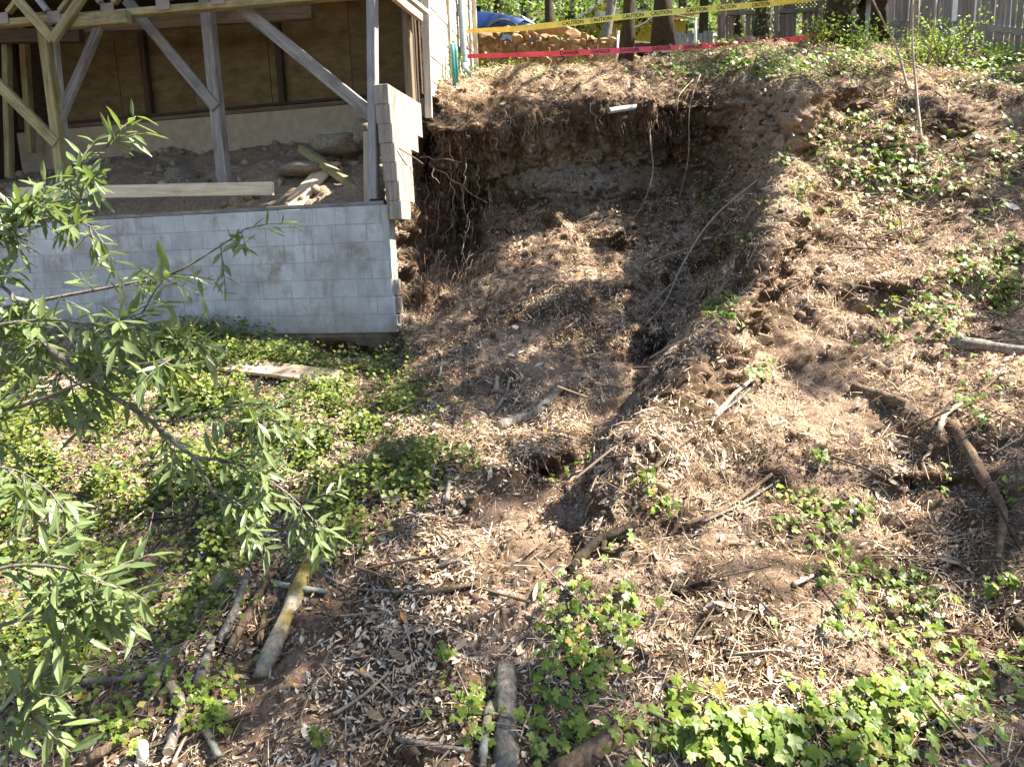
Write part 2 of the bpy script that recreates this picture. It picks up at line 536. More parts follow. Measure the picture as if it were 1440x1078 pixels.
T_RIB = ([(-.5, -.5, 0), (-.5, .5, 0), (.05, -.5, .05), (.05, .5, .06), (.5, -.3, 0), (.5, .3, 0)], [(0, 2, 1), (1, 2, 3), (2, 4, 3), (3, 4, 5)])
#SECTION TERRAIN
# ------------------------------------------------------------------ house frame (the ground has to meet its walls)
HO = P(562, 467, 7.7)
EU = Vector((-0.977, 0.215, 0)).normalized()      # along the front wall, to the left
EV = Vector((0.215, 0.977, 0)).normalized()       # into the hill
EW = Vector((0, 0, 1))
def H(u, v, w): return HO + EU * u + EV * v + EW * w
def on_v(px, py, v):
    d = ray(px, py); t = (v - (CAM - HO).dot(EV)) / d.dot(EV); p = CAM + d * t
    return (p - HO).dot(EU), (p - HO).dot(EW)
def on_u(px, py, u):
    d = ray(px, py); t = (u - (CAM - HO).dot(EU)) / d.dot(EU); p = CAM + d * t
    return (p - HO).dot(EV), (p - HO).dot(EW)
def HV(px, py, v):
    u, w = on_v(px, py, v); return H(u, v, w)
WALL_TOP = 1.365

# ------------------------------------------------------------------ terrain: a net of surveyed points, splined, then roughened
def Q(px, Y, z):                                   # a hidden point: column, distance, height above the camera
    return Vector(((px - 720) / F * Y * 1.0, Y, CAM_Z + z))
def house_col(px, near, foot):
    pts = [P(px, *a) for a in near]
    u, w = on_v(px, 460, 0.0)
    f = P(px, foot, H(u, 0.05, 0).y); pts.append(f)
    pts += [H(u, 0.17, WALL_TOP - 0.22), H(u, 1.1, WALL_TOP + 0.55), H(u, 2.05, WALL_TOP + 1.02), H(u, 3.0, 2.5), H(u, 4.2, 2.7)]
    return pts
def RC(xs, ys, Ys): return [P(a, b_, c_) for a, b_, c_ in zip(xs, ys, Ys)]
NET = [
 house_col(-420, [(1300, 1.7), (1078, 2.9), (900, 3.8), (760, 4.8), (650, 5.8), (560, 7.0)], 462),
 house_col(-120, [(1300, 1.7), (1078, 2.9), (900, 3.8), (760, 4.8), (650, 5.8), (560, 7.0)], 458),
 house_col(120, [(1300, 1.7), (1078, 2.8), (900, 3.7), (760, 4.7), (650, 5.7), (560, 6.9)], 458),
 house_col(330, [(1300, 1.65), (1078, 2.75), (900, 3.6), (760, 4.5), (650, 5.5), (560, 6.6)], 462),
 house_col(450, [(1300, 1.6), (1078, 2.7), (900, 3.5), (760, 4.4), (650, 5.3), (565, 6.3)], 488),
 house_col(535, [(1300, 1.6), (1078, 2.65), (900, 3.45), (760, 4.3), (650, 5.15), (570, 6.05)], 498),
 [P(585, *a) for a in [(1300, 1.6), (1078, 2.62), (900, 3.4), (760, 4.25), (650, 5.1), (575, 6.0), (490, 7.3)]] +
 [P(592, 425, 8.3), P(597, 385, 8.95), P(605, 285, 9.6), P(612, 192, 8.95), P(614, 125, 9.75)],
 [P(640, *a) for a in [(1300, 1.6), (1078, 2.6), (900, 3.4), (760, 4.25), (650, 5.1), (575, 6.0), (490, 7.2), (430, 8.2), (390, 9.1), (285, 9.95), (192, 8.8), (118, 9.9)]],
 [P(705, *a) for a in [(1300, 1.6), (1078, 2.6), (900, 3.4), (760, 4.25), (650, 5.05), (575, 5.9), (480, 7.0), (405, 8.0), (345, 8.95), (255, 9.9), (176, 8.85), (112, 10.1)]],
 RC([775, 775, 772, 770, 775, 782, 790, 800, 808, 812, 812, 808], [1300, 1078, 900, 760, 655, 575, 475, 385, 302, 232, 160, 98], [1.6, 2.6, 3.35, 4.2, 4.95, 5.75, 6.9, 7.9, 8.95, 9.85, 9.0, 10.3]),
 RC([800, 800, 800, 802, 813, 832, 862, 890, 908, 918, 918, 916], [1300, 1078, 900, 760, 658, 580, 490, 395, 308, 232, 156, 93], [1.6, 2.6, 3.35, 4.2, 4.95, 5.75, 6.9, 7.9, 8.9, 9.8, 9.0, 10.1]),
 RC([818, 818, 820, 826, 846, 880, 928, 972, 1005, 1022, 1018, 1012], [1300, 1078, 900, 760, 664, 592, 522, 432, 345, 250, 142, 96], [1.6, 2.6, 3.35, 4.12, 4.82, 5.5, 6.5, 7.6, 8.5, 9.05, 8.95, 9.5]),
 RC([850, 850, 850, 862, 892, 945, 995, 1048, 1078, 1092, 1088, 1080], [1300, 1078, 900, 755, 645, 565, 488, 408, 330, 240, 140, 92], [1.6, 2.58, 3.27, 3.85, 4.25, 4.65, 5.12, 5.65, 6.25, 7.05, 8.0, 9.0]),
 RC([970, 970, 975, 990, 1020, 1060, 1095, 1122, 1138, 1145, 1145, 1140], [1300, 1078, 900, 757, 640, 545, 448, 368, 292, 215, 134, 90], [1.6, 2.57, 3.22, 3.88, 4.45, 4.98, 5.6, 6.15, 6.75, 7.4, 8.0, 8.9]),
 [P(1230, *a) for a in [(1300, 1.6), (1078, 2.55), (900, 3.15), (750, 3.8), (625, 4.4), (525, 5.0), (430, 5.6), (350, 6.15), (270, 6.75), (200, 7.3), (130, 7.9), (94, 8.7)]],
 [P(1350, *a) for a in [(1300, 1.6), (1078, 2.5), (900, 3.1), (745, 3.75), (620, 4.35), (520, 4.95), (430, 5.5), (350, 6.05), (270, 6.65), (200, 7.2), (135, 7.8), (101, 8.6)]],
 [P(1480, *a) for a in [(1300, 1.6), (1078, 2.45), (900, 3.0), (740, 3.65), (615, 4.25), (515, 4.85), (425, 5.4), (345, 5.95), (265, 6.55), (195, 7.1), (135, 7.8), (101, 8.6)]],
 [P(1800, *a) for a in [(1300, 1.5), (1078, 2.3), (900, 2.9), (740, 3.5), (610, 4.1), (510, 4.7), (420, 5.2), (340, 5.8), (260, 6.4), (190, 7.0), (135, 7.8), (101, 8.6)]],
]
NPX = [-420, -120, 120, 330, 450, 535, 600, 640, 705, 808, 898, 1020, 1080, 1140, 1230, 1350, 1480, 1800]
for px, col in zip(NPX, NET):
    if px <= 900 and px > 540:      # yard, stone retaining wall, driveway above it
        col += [Q(px, 13.12, 3.05), Q(px, 13.4, 3.7), Q(px, 16, 4.2), Q(px, 21, 5.2), Q(px, 40, 11.5), Q(px, 95, 36)]
    elif px <= 540:
        col += [Q(px, 13.3, 3.2), Q(px, 14.0, 3.8), Q(px, 16.5, 4.2), Q(px, 21, 5.2), Q(px, 40, 11.5), Q(px, 95, 36)]
    elif px < 1000:
        col += [Q(px, 12.2, 3.05), Q(px, 13.6, 3.5), Q(px, 16, 4.1), Q(px, 21, 5.2), Q(px, 40, 11.5), Q(px, 95, 36)]
    else:
        col += [Q(px, 10.8, 2.78), Q(px, 12.4, 3.25), Q(px, 15.5, 4.0), Q(px, 21, 5.3), Q(px, 40, 12), Q(px, 95, 38)]
    col[0].z -= 0.5
    col.insert(0, Vector((col[0].x * 1.0, -3.0, col[0].z - 0.9)))
NETA = np.array([[tuple(p) for p in c] for c in NET])           # (columns, rows, 3)
def crom(A, samples, tens=0.42):
    """Catmull-Rom along axis 0; samples = number per segment"""
    n = len(A); out = []
    for i in range(n - 1):
        p0, p1, p2, p3 = A[max(i - 1, 0)], A[i], A[i + 1], A[min(i + 2, n - 1)]
        t = (np.arange(samples[i]) / samples[i]).reshape((-1,) + (1,) * (A.ndim - 1))
        m1, m2 = tens * (p2 - p0), tens * (p3 - p1)
        out.append((2 * t**3 - 3 * t**2 + 1) * p1 + (t**3 - 2 * t**2 + t) * m1 + (-2 * t**3 + 3 * t**2) * p2 + (t**3 - t**2) * m2)
    out.append(A[-1:])
    return np.concatenate(out)
ROWS = [4, 20, 52, 48, 48, 46, 46, 56, 54, 56, 62, 54, 42, 36, 12, 12, 12, 10, 8]
G1 = crom(np.swapaxes(NETA, 0, 1), ROWS[:NETA.shape[1] - 1])
COLS = [10, 18, 30, 24, 22, 20, 18, 28, 40, 40, 40, 50, 40, 36, 38, 34, 20]
GR = np.swapaxes(crom(np.swapaxes(G1, 0, 1), COLS), 0, 1)       # (rows, cols, 3)
nr, nc = GR.shape[:2]
TV = GR.reshape(-1, 3).copy()
def grid_normals(V):
    g = V.reshape(nr, nc, 3)
    a = np.gradient(g, axis=1); b = np.gradient(g, axis=0)
    n = np.cross(a.reshape(-1, 3), b.reshape(-1, 3))
    n = unit(n)
    return n
tpx, tpy, tdep = proj(TV)
# hollows (+) and bulges (-): pixel centre, pixel spread, metres away from the viewer, metres down
front = (TV[:, 1] > 0.5) & (TV[:, 1] < 11)
for cx, cy, sx, sy, dY, dZ in [
    (778, 686, 42, 24, .34, -.10), (775, 640, 55, 18, -.10, .05), (925, 500, 40, 26, .3, -.10),
    (850, 520, 40, 22, .12, -.05), (795, 560, 22, 12, .12, -.05), (620, 330, 50, 62, .40, 0), (690, 220, 30, 18, .16, 0),
    (800, 232, 95, 32, -.24, 0), (860, 288, 130, 14, .24, 0), (905, 178, 70, 16, .22, 0), (960, 215, 40, 50, .18, 0),
    (640, 185, 40, 16, -.16, 0), (760, 262, 46, 18, -.12, 0), (850, 330, 40, 16, -.16, .08), (770, 305, 36, 14, -.18, .07),
    (735, 365, 18, 26, .10, -.05), (1100, 150, 55, 42, -.42, .04), (1070, 250, 28, 45, -.18, 0), (1135, 205, 26, 20, .2, -.06),
    (1245, 432, 32, 16, .16, -.06), (1240, 405, 45, 14, -.05, .05), (1330, 165, 40, 26, -.14, .03), (1330, 195, 34, 14, .12, -.04),
    (1190, 130, 44, 14, -.10, .04), (1190, 152, 40, 12, .10, -.04), (1400, 480, 50, 20, .16, -.08), (1260, 880, 40, 30, .12, -.08),
    (1140, 960, 36, 40, .10, -.06), (1080, 840, 36, 30, -.06, .05), (960, 850, 40, 20, .06, -.05),
    (1370, 720, 50, 40, .12, -.06), (1320, 600, 70, 30, -.08, .05), (490, 488, 62, 14, .42, -.16),
    (300, 700, 70, 26, -.10, .10), (60, 600, 60, 20, .12, -.06), (700, 560, 30, 14, .1, -.05), (850, 720, 40, 30, -.06, .06),
    (560, 745, 60, 20, -.05, .05), (460, 640, 40, 20, -.06, .06), (1290, 690, 60, 14, .1, -.05)]:
    g = np.exp(-((tpx - cx) / sx) ** 2 - ((tpy - cy) / sy) ** 2) * front
    TV[:, 1] += dY * g
    TV[:, 2] += dZ * g
tn = grid_normals(TV)
steep = np.clip((0.62 - tn[:, 2]) / 0.35, 0, 1)
under = ((tpx < 545) & (TV[:, 1] > 7.4) & (TV[:, 1] < 13)).astype(float)          # ground under the house
near = np.clip((14 - TV[:, 1]) / 3, 0, 1)
far = 1 - near
d = (fbm(TV * 0.9, 3, 3) * 0.12 + (0.4 - np.abs(fbm(TV * 2.1, 3, 6))) * 0.09 + fbm(TV * 3.3, 4, 5) * 0.045 + (1 - np.abs(fbm(TV * 6.0, 4, 9))) * 0.03
     + fbm(TV * 21, 3, 14) * 0.011 + fbm(TV * 55, 2, 21) * 0.004) * (0.35 + 0.65 * near)
d += steep * near * (fbm(TV * np.array([2.2, 2.2, 4.5]), 4, 31) * 0.09 + (0.5 - np.abs(fbm(TV * 5.0, 3, 37))) * 0.10 + (0.4 - np.abs(fbm(TV * 13.0, 3, 39))) * 0.035)
d += far * fbm(TV * 0.15, 3, 41) * 0.5 * np.clip((TV[:, 1] - 22) / 10, 0, 1)
def worley(p, seed=0):
    i = np.floor(p).astype(np.int64); f = p - i; best = np.full(len(p), 9.0); sec = best.copy()
    for dx in (-1, 0, 1):
        for dy in (-1, 0, 1):
            for dz in (-1, 0, 1):
                c = i + np.array([dx, dy, dz]); o_ = []
                for k in range(3):
                    n = (c[:, 0] * 374761393 + c[:, 1] * 668265263 + c[:, 2] * 1440662683 + (seed + k) * 1274126177) & 0xffffffff
                    n = ((n ^ (n >> 13)) * 1274126177) & 0xffffffff
                    o_.append(((n ^ (n >> 16)) & 0xffff) / 65535.0)
                dd_ = np.linalg.norm(np.array([dx, dy, dz]) + np.stack(o_, 1) - f, axis=1)
                sec = np.minimum(sec, np.maximum(best, dd_)); best = np.minimum(best, dd_)
    return best, sec
ms = (steep * near > .05) & (TV[:, 1] > 4)
wp = TV[ms] + .1 * np.stack([fbm(TV[ms] * 4 + k * 9, 2, 90 + k) for k in range(3)], 1)
f1, f2 = worley(wp * 3.4, 1); g1, g2 = worley(wp * 9.0, 5)
d[ms] += steep[ms] * (np.clip(f2 - f1, 0, .35) * .26 - .05 + np.clip(g2 - g1, 0, .3) * .09 - f1 * .04)
step = ((tpx < 545) & (np.abs((TV - np.array(HO)) @ np.array(EV)) < 0.32)).astype(float)
d *= 1 - 0.8 * step
TV += tn * d[:, None]
tn = grid_normals(TV)
tpx, tpy, tdep = proj(TV)
scarp = front * (TV[:, 1] > 8.2) * np.clip((0.75 - tn[:, 2]) / 0.3, 0, 1) * (tpx > 540) * (tpx < 1060)
rockm = np.clip(np.exp(-((tpx - 810) / 120) ** 2 - ((tpy - 235) / 42) ** 2) * 2.1 + fbm(TV * 4, 3, 51) * 0.4 - 0.35, 0, 1) * front * (TV[:, 1] > 8)
rockm = np.maximum(rockm, np.clip(np.exp(-((tpx - 715) / 40) ** 2 - ((tpy - 245) / 30) ** 2) * 1.6 - 0.3, 0, 0.9) * front * (TV[:, 1] > 8))
claym = np.clip(np.exp(-((tpx - 1090) / 70) ** 2 - ((tpy - 185) / 120) ** 2) * 1.7 - 0.2, 0, 0.9) * front
claym = np.maximum(claym, 0.95 * under)
claym = np.maximum(claym, np.clip(np.exp(-((tpx - 1245) / 40) ** 2 - ((tpy - 435) / 22) ** 2) * 1.5 - .2, 0, 1) * front)
idx = np.arange(nr * nc).reshape(nr, nc)
TF = np.stack([idx[:-1, :-1], idx[:-1, 1:], idx[1:, 1:], idx[1:, :-1]], -1).reshape(-1, 4)
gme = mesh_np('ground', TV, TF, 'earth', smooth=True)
mulch = near * (1 - under) * (1 - .9 * np.clip((0.66 - tn[:, 2]) / 0.25, 0, 1)) * (1 - .8 * np.clip(scarp, 0, 1)) * np.clip(.62 + .95 * fbm(TV * 1.9, 3, 55), .0, 1)
mulch *= 1 - .45 * (tpx < 640) * (tpy > 480)
mulch *= 1 - .9 * np.clip(1.5 * np.exp(-((tpx - 790) / 215) ** 2 - ((tpy - 152) / 26) ** 2) - .2, 0, 1)
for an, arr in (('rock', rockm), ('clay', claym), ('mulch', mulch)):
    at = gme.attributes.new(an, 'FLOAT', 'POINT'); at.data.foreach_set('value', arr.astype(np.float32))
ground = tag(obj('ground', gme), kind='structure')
BVH = BVHTree.FromPolygons([tuple(v) for v in TV.tolist()], TF.tolist())
def G(px, py, lift=0.0):
    """the point of the ground seen at a pixel, and its normal"""
    dv = ray(px, py).normalized()
    loc, nrm, i, dist = BVH.ray_cast(CAM, dv)
    if loc is None:
        loc, nrm = P(px, py, 9.0), Vector((0, 0, 1))
    if nrm.z < 0: nrm = -nrm
    return loc + nrm * lift, nrm
def ground_z(x, y):
    loc, nrm, i, dist = BVH.ray_cast(Vector((x, y, 60)), Vector((0, 0, -1)))
    return loc.z if loc else CAM_Z
# land beyond the net, out to the horizon
vb = MB(); k = 24
ring = [(0.0, 40.0, CAM_Z - 8.0)]
vb.add([(-600, -300, CAM_Z - 7), (600, -300, CAM_Z - 7), (600, 700, CAM_Z - 7), (-600, 700, CAM_Z - 7)], [(0, 1, 2, 3)])
tag(vb.build('valley_floor', 'earth', origin=(0, 0, CAM_Z - 7)), kind='structure')
#SECTION LITTER
# ------------------------------------------------------------------ sampling the ground
ta, tb, tc_, td = (TV[TF[:, k]] for k in range(4))
tcen = (ta + tb + tc_ + td) / 4
tarea = 0.5 * np.linalg.norm(np.cross(tc_ - ta, td - tb), axis=1)
tnor = unit(np.cross(tc_ - ta, td - tb))
tnor *= np.where(tnor[:, 2:3] < 0, -1, 1)
fpx, fpy, fdep = proj(tcen)
inside = (tcen[:, 1] > 1.2) & (tcen[:, 1] < 12.5) & (fpx > -160) & (fpx < 1600) & (fpy > -60) & (fpy < 1250)
underf = (fpx < 548) & (((tcen - np.array(HO)) @ np.array(EV)) > -0.02) & (tcen[:, 1] < 13.2)
def blob(cx, cy, sx, sy, x=None, y=None):
    return np.exp(-(((fpx if x is None else x) - cx) / sx) ** 2 - (((fpy if y is None else y) - cy) / sy) ** 2)
cliff = np.clip((0.60 - tnor[:, 2]) / 0.25, 0, 1)
scar = np.clip(blob(800, 230, 210, 90) * 1.6 - 0.15, 0, 1) * (tcen[:, 1] > 8.3)
scar = np.maximum(scar, np.clip(blob(630, 290, 75, 110) * 1.6 - .1, 0, 1) * (tcen[:, 1] > 8.2))
scar = np.maximum(scar, np.clip(blob(1095, 170, 62, 80) * 1.6 - .25, 0, 1))
scar = np.maximum(scar, np.clip(blob(790, 152, 215, 26) * 1.5 - .2, 0, .9) * (tcen[:, 1] > 8.3))
patchy = fbm(tcen * 1.7, 3, 61)
dens = inside * (1 - underf) * (1 - 0.93 * scar) * (1 - 0.6 * cliff) * np.clip(0.85 + 0.75 * patchy, 0.18, 1.4)
def sample(n, w):
    w = w * tarea
    i = rng.choice(len(w), size=n, p=w / w.sum())
    r, s = rng.random((n, 1)), rng.random((n, 1))
    p = (ta[i] * (1 - r) + tb[i] * r) * (1 - s) + (td[i] * (1 - r) + tc_[i] * r) * s
    return p, tnor[i], fpx[i], fpy[i]
def litter(name, n, w, tmpl, lrange, wrange, tilt, lift, palette, curl=(0.2, 1.6)):
    p, nn, qx, qy = sample(n, w)
    z = unit(nn + rand_dirs(n) * tilt * rng.random((n, 1)))
    x = rand_dirs(n); x = unit(x - z * (x * z).sum(1, keepdims=True))
    sz = np.clip(np.exp(rng.normal(0, .38, n)), .4, 1.7)
    ln = rng.uniform(*lrange, n) * sz
    wd = rng.uniform(*wrange, n) * np.exp(rng.normal(0, .3, n)) * sz ** .5
    c = np.array([q for q, k in palette]); pr = np.array([k for q, k in palette], float)
    col = c[rng.choice(len(c), n, p=pr / pr.sum())] * np.array([1.13, 1.07, .995]) * rng.uniform(0.8, 1.3, (n, 1)) * np.clip(1 + .55 * fbm(p * 2.6, 3, 91) + .25 * fbm(p * 9, 2, 95), .4, 1.7)[:, None]
    p = p + nn * (lift * rng.random((n, 1)) + 0.002)
    return scatter(name, p, x, z, ln, wd, *tmpl, 'litter', col, rng.uniform(*curl, n))
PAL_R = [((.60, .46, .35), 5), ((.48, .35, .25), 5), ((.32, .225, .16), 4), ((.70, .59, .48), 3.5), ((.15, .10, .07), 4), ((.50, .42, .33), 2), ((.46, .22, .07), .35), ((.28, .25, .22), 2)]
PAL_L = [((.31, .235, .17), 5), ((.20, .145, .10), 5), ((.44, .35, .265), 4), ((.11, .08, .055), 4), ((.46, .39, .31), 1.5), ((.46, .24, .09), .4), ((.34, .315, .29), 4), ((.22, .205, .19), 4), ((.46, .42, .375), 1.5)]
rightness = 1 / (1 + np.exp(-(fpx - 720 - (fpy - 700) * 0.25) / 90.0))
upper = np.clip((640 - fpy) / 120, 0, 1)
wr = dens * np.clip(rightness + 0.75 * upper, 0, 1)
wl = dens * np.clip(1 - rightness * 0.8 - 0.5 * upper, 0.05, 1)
TWP = [((.22, .165, .12), 4), ((.34, .28, .22), 4), ((.45, .38, .3), 2), ((.12, .09, .07), 3)]
LIT = [
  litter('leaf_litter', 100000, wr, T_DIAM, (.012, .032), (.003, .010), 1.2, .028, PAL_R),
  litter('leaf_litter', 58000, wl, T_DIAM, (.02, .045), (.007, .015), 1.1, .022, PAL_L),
  litter('wood_chip_litter', 115000, dens, T_CHIP, (.007, .022), (.003, .009), 0.9, .01, PAL_R + PAL_L),
  litter('twig_litter', 15000, dens, T_TWIG, (.05, .18), (.0025, .005), 0.5, .03, TWP, (.3, 1.5)),
  litter('straw_litter', 70000, wr + 0.2 * wl, T_RIB, (.03, .11), (.0012, .0027), 0.6, .03, [((.52, .40, .28), 4), ((.38, .28, .2), 4), ((.62, .51, .39), 2)], (.4, 2.2)),
  litter('fallen_twigs', 1700, dens * (.35 + wl + 1.2 * blob(250, 850, 200, 150)), T_TWIG, (.18, .42), (.006, .011), 0.25, .045, [((.10, .08, .065), 4), ((.17, .135, .105), 3), ((.26, .22, .18), 2)], (.2, .9)),
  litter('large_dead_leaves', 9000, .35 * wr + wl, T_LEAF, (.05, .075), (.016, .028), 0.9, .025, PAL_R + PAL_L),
]
for me, lab, cat in zip(LIT, ['pale dry leaf litter covering the slide debris and right slope', 'brown and grey dead leaves covering the lower left slope',
                    'small wood chips and bark crumbs scattered over the whole slope', 'thin broken twigs scattered over the whole slope', 'dry straw stems strewn over the right slope', 'longer dark broken twigs lying on the litter', 'larger curled dead leaves lying on top of the litter'],
                    ['leaf litter', 'dead leaves', 'wood chips', 'twigs', 'straw', 'broken twigs', 'dead leaves']):
    tag(obj(me.name.split('.')[0], me), lab, cat, kind='stuff')

# clods of earth and small stones torn loose by the slide
ph = (1 + 5 ** .5) / 2
ico = np.array([(-1, ph, 0), (1, ph, 0), (-1, -ph, 0), (1, -ph, 0), (0, -1, ph), (0, 1, ph), (0, -1, -ph), (0, 1, -ph), (ph, 0, -1), (ph, 0, 1), (-ph, 0, -1), (-ph, 0, 1)], float) / 3.8
icf = [(0, 11, 5), (0, 5, 1), (0, 1, 7), (0, 7, 10), (0, 10, 11), (1, 5, 9), (5, 11, 4), (11, 10, 2), (10, 7, 6), (7, 1, 8), (3, 9, 4), (3, 4, 2), (3, 2, 6), (3, 6, 8), (3, 8, 9), (4, 9, 5), (2, 4, 11), (6, 2, 10), (8, 6, 7), (9, 8, 1)]
def clods(name, n, w, lr, pal, label, cat):
    p, nn, qx, qy = sample(n, w)
    ln = lr[0] + (lr[1] - lr[0]) * rng.random(n) ** 3
    tv = np.repeat(ico[None], n, 0) * rng.uniform(.6, 1.35, (n, 12, 1)) * (ln[:, None, None] * rng.uniform(.6, 1.2, (n, 1, 3)))
    V = (p + nn * (ln * .12)[:, None])[:, None, :] + tv
    Fa = (np.arange(n)[:, None, None] * 12 + np.array(icf)[None]).reshape(-1, 3)
    c = np.array(pal)[rng.integers(0, len(pal), n)] * rng.uniform(.7, 1.3, (n, 1))
    tag(obj(name, mesh_np(name, V.reshape(-1, 3), Fa, 'litter', np.repeat(c, 12, 0))), label, cat, kind='stuff')
slide = inside * (1 - underf) * np.clip(.08 + 1.2 * scar + .8 * blob(800, 380, 160, 110) + .6 * blob(1090, 250, 60, 140) + .5 * blob(930, 520, 120, 60) + .4 * cliff, 0, 1.5)
clods('earth_clods', 6500, slide, (.012, .085), [(.10, .068, .045), (.15, .105, .07), (.21, .15, .105), (.07, .048, .033)], 'loose clods of brown earth on the scarp and slide debris', 'clods')
clods('scarp_stones', 450, inside * np.clip(blob(800, 235, 130, 50) * 1.4 - .2, 0, 1) * (tcen[:, 1] > 8.3), (.015, .10), [(.19, .165, .135), (.24, .21, .17), (.15, .125, .1)], 'grey angular stones set in the scarp face', 'stones')
clods('crawl_rubble', 900, inside * underf, (.02, .16), [(.26, .20, .145), (.20, .155, .11), (.31, .25, .18)], 'dusty rubble lying behind the block wall', 'rubble')
# ------------------------------------------------------------------ low green cover
gw = inside * (1 - underf) * np.clip(
    1.3 * blob(230, 610, 260, 100) + 1.1 * blob(90, 760, 190, 120) + .45 * blob(400, 570, 110, 70) + .8 * blob(120, 920, 180, 110)
    + .6 * blob(310, 740, 150, 60) + .5 * blob(440, 680, 130, 70) + .12 * blob(570, 640, 90, 60) + .5 * blob(330, 490, 200, 25) - 0.1, 0, 1) * np.clip(0.35 + 1.7 * fbm(tcen * 3.2, 3, 71), 0.05, 1.6) * (1 - .95 * np.clip(1.6 * blob(490, 490, 75, 24) + 1.3 * blob(400, 540, 85, 16), 0, 1))
def cover(name, n, w, lr, lift, pal, label, cat):
    p, nn, qx, qy = sample(n, w)
    h = rng.random((n, 1)) ** 1.5 * lift
    p = p + np.array([0, 0, 1.0]) * h + rand_dirs(n) * 0.02
    z = unit(nn * 0.4 + np.array([0.25, -0.35, 0.9]) + rand_dirs(n) * 0.75)
    x = rand_dirs(n); x = unit(x - z * (x * z).sum(1, keepdims=True))
    ln = rng.uniform(*lr, n)
    c = np.array(pal)[rng.integers(0, len(pal), n)] * rng.uniform(0.75, 1.25, (n, 1))
    me = scatter(name, p, x, z, ln, ln * rng.uniform(.75, 1.1, n), *T_DIAM, 'leaf_attr', c, rng.uniform(.3, 1.5, n))
    return tag(obj(name, me), label, cat, kind='stuff')
cover('ground_cover', 48000, gw, (.014, .055), .22, [(.08, .125, .018), (.13, .18, .025), (.19, .235, .035), (.06, .09, .018), (.21, .19, .06)],
      'low small-leaved green cover on the lower left slope', 'ground cover')
gw2 = inside * (1 - underf) * np.clip(blob(1040, 98, 110, 22) + blob(1200, 100, 90, 18) + blob(1390, 110, 60, 30) + .7 * blob(640, 112, 50, 10) + .5 * blob(760, 108, 70, 8) - .15, 0, 1)
cover('rim_weeds', 3200, gw2, (.03, .06), .18, [(.08, .15, .03), (.14, .22, .05), (.2, .27, .08)], 'bright weeds growing along the top rim of the slide', 'weeds')
#SECTION HOUSE
# ------------------------------------------------------------------ concrete block walls
BRICKS = {}
def block_mesh(L, Hh, T, mat, seed):
    key = (round(L, 3), round(Hh, 3), round(T, 3), mat, seed)
    if key not in BRICKS:
        rr = random.Random(seed)
        b = MB(); b.box((-L / 2, -T / 2, -Hh / 2), (L / 2, T / 2, Hh / 2))
        b.v = [(v[0] + rr.uniform(-.002, .002), v[1] + rr.uniform(-.001, .001), v[2] + rr.uniform(-.002, .002)) for v in b.v]
        BRICKS[key] = b.mesh('block', mat, bevel=0.004)
    return BRICKS[key]
HROT = Matrix((EU, EV, EW)).transposed().to_4x4()
def hmat(u, v, w, rz=0.0, ry=0.0):
    m = HROT @ Matrix.Rotation(rz, 4, 'Z') @ Matrix.Rotation(ry, 4, 'Y')
    m.translation = H(u, v, w)
    return m
fw = empty('block_wall', H(0, 0, 0), 'long grey concrete block foundation wall with undermined right corner', 'wall')
CH, BL = 0.195, 0.40
for c in range(7):
    u = 0.02 + 0.018 * c - (BL / 2 if c % 2 else 0.0)
    first = True
    while u < 6.6:
        L = BL
        u0 = u
        if first and c % 2:
            u0 = u + BL / 2; L = BL / 2
        first = False
        j = random.uniform(-.0012, .0012)
        w0 = c * CH
        o = obj('block', block_mesh(L - .007, CH - .007, .19, 'concrete_block', random.randrange(3)), fw,
                hmat(u0 + L / 2, 0.10 + j, w0 + CH / 2, random.uniform(-.003, .003), random.uniform(-.004, .004)))
        u = u0 + L
b = MB(); b.box((0.05, .0105, 0.0), (6.6, .185, 7 * CH - .004), Matrix.Translation(HO) @ HROT)
b.build('mortar', 'mortar', fw)
b = MB()
fv, ff = [], []
for i in range(81):       # rough cast footing with a ragged lower edge
    u_ = .03 + i * .082; lo = -.10 - .05 * random.random() - .05 * math.sin(i * .5); fr_ = .03 + random.uniform(0, .05)
    fv += [H(u_, fr_, -.004), H(u_, fr_ - .015, -.05), H(u_, fr_ + .04, lo), H(u_, .24, lo)]
for i in range(80):
    for j in range(3): ff.append((i * 4 + j, i * 4 + j + 1, i * 4 + j + 5, i * 4 + j + 4))
b.add(fv, ff + [(0, 3, 2, 1)])
b.build('footing', 'rough_concrete', fw)
b = MB()
for c in range(7):        # broken mortar left on the wall's open end
    b.box((-.012 + .018 * c + random.uniform(-.012, .01), .03, c * CH + .01), (.05 + .018 * c, .17, c * CH + CH - .012), Matrix.Translation(HO) @ HROT)
b.build('broken_edge', 'bare_block', fw, bevel=.006)
beam('sill_plate', H(0.10, .10, WALL_TOP + .022), H(6.6, .10, WALL_TOP + .022), .17, .04, 'grey_wood', fw)

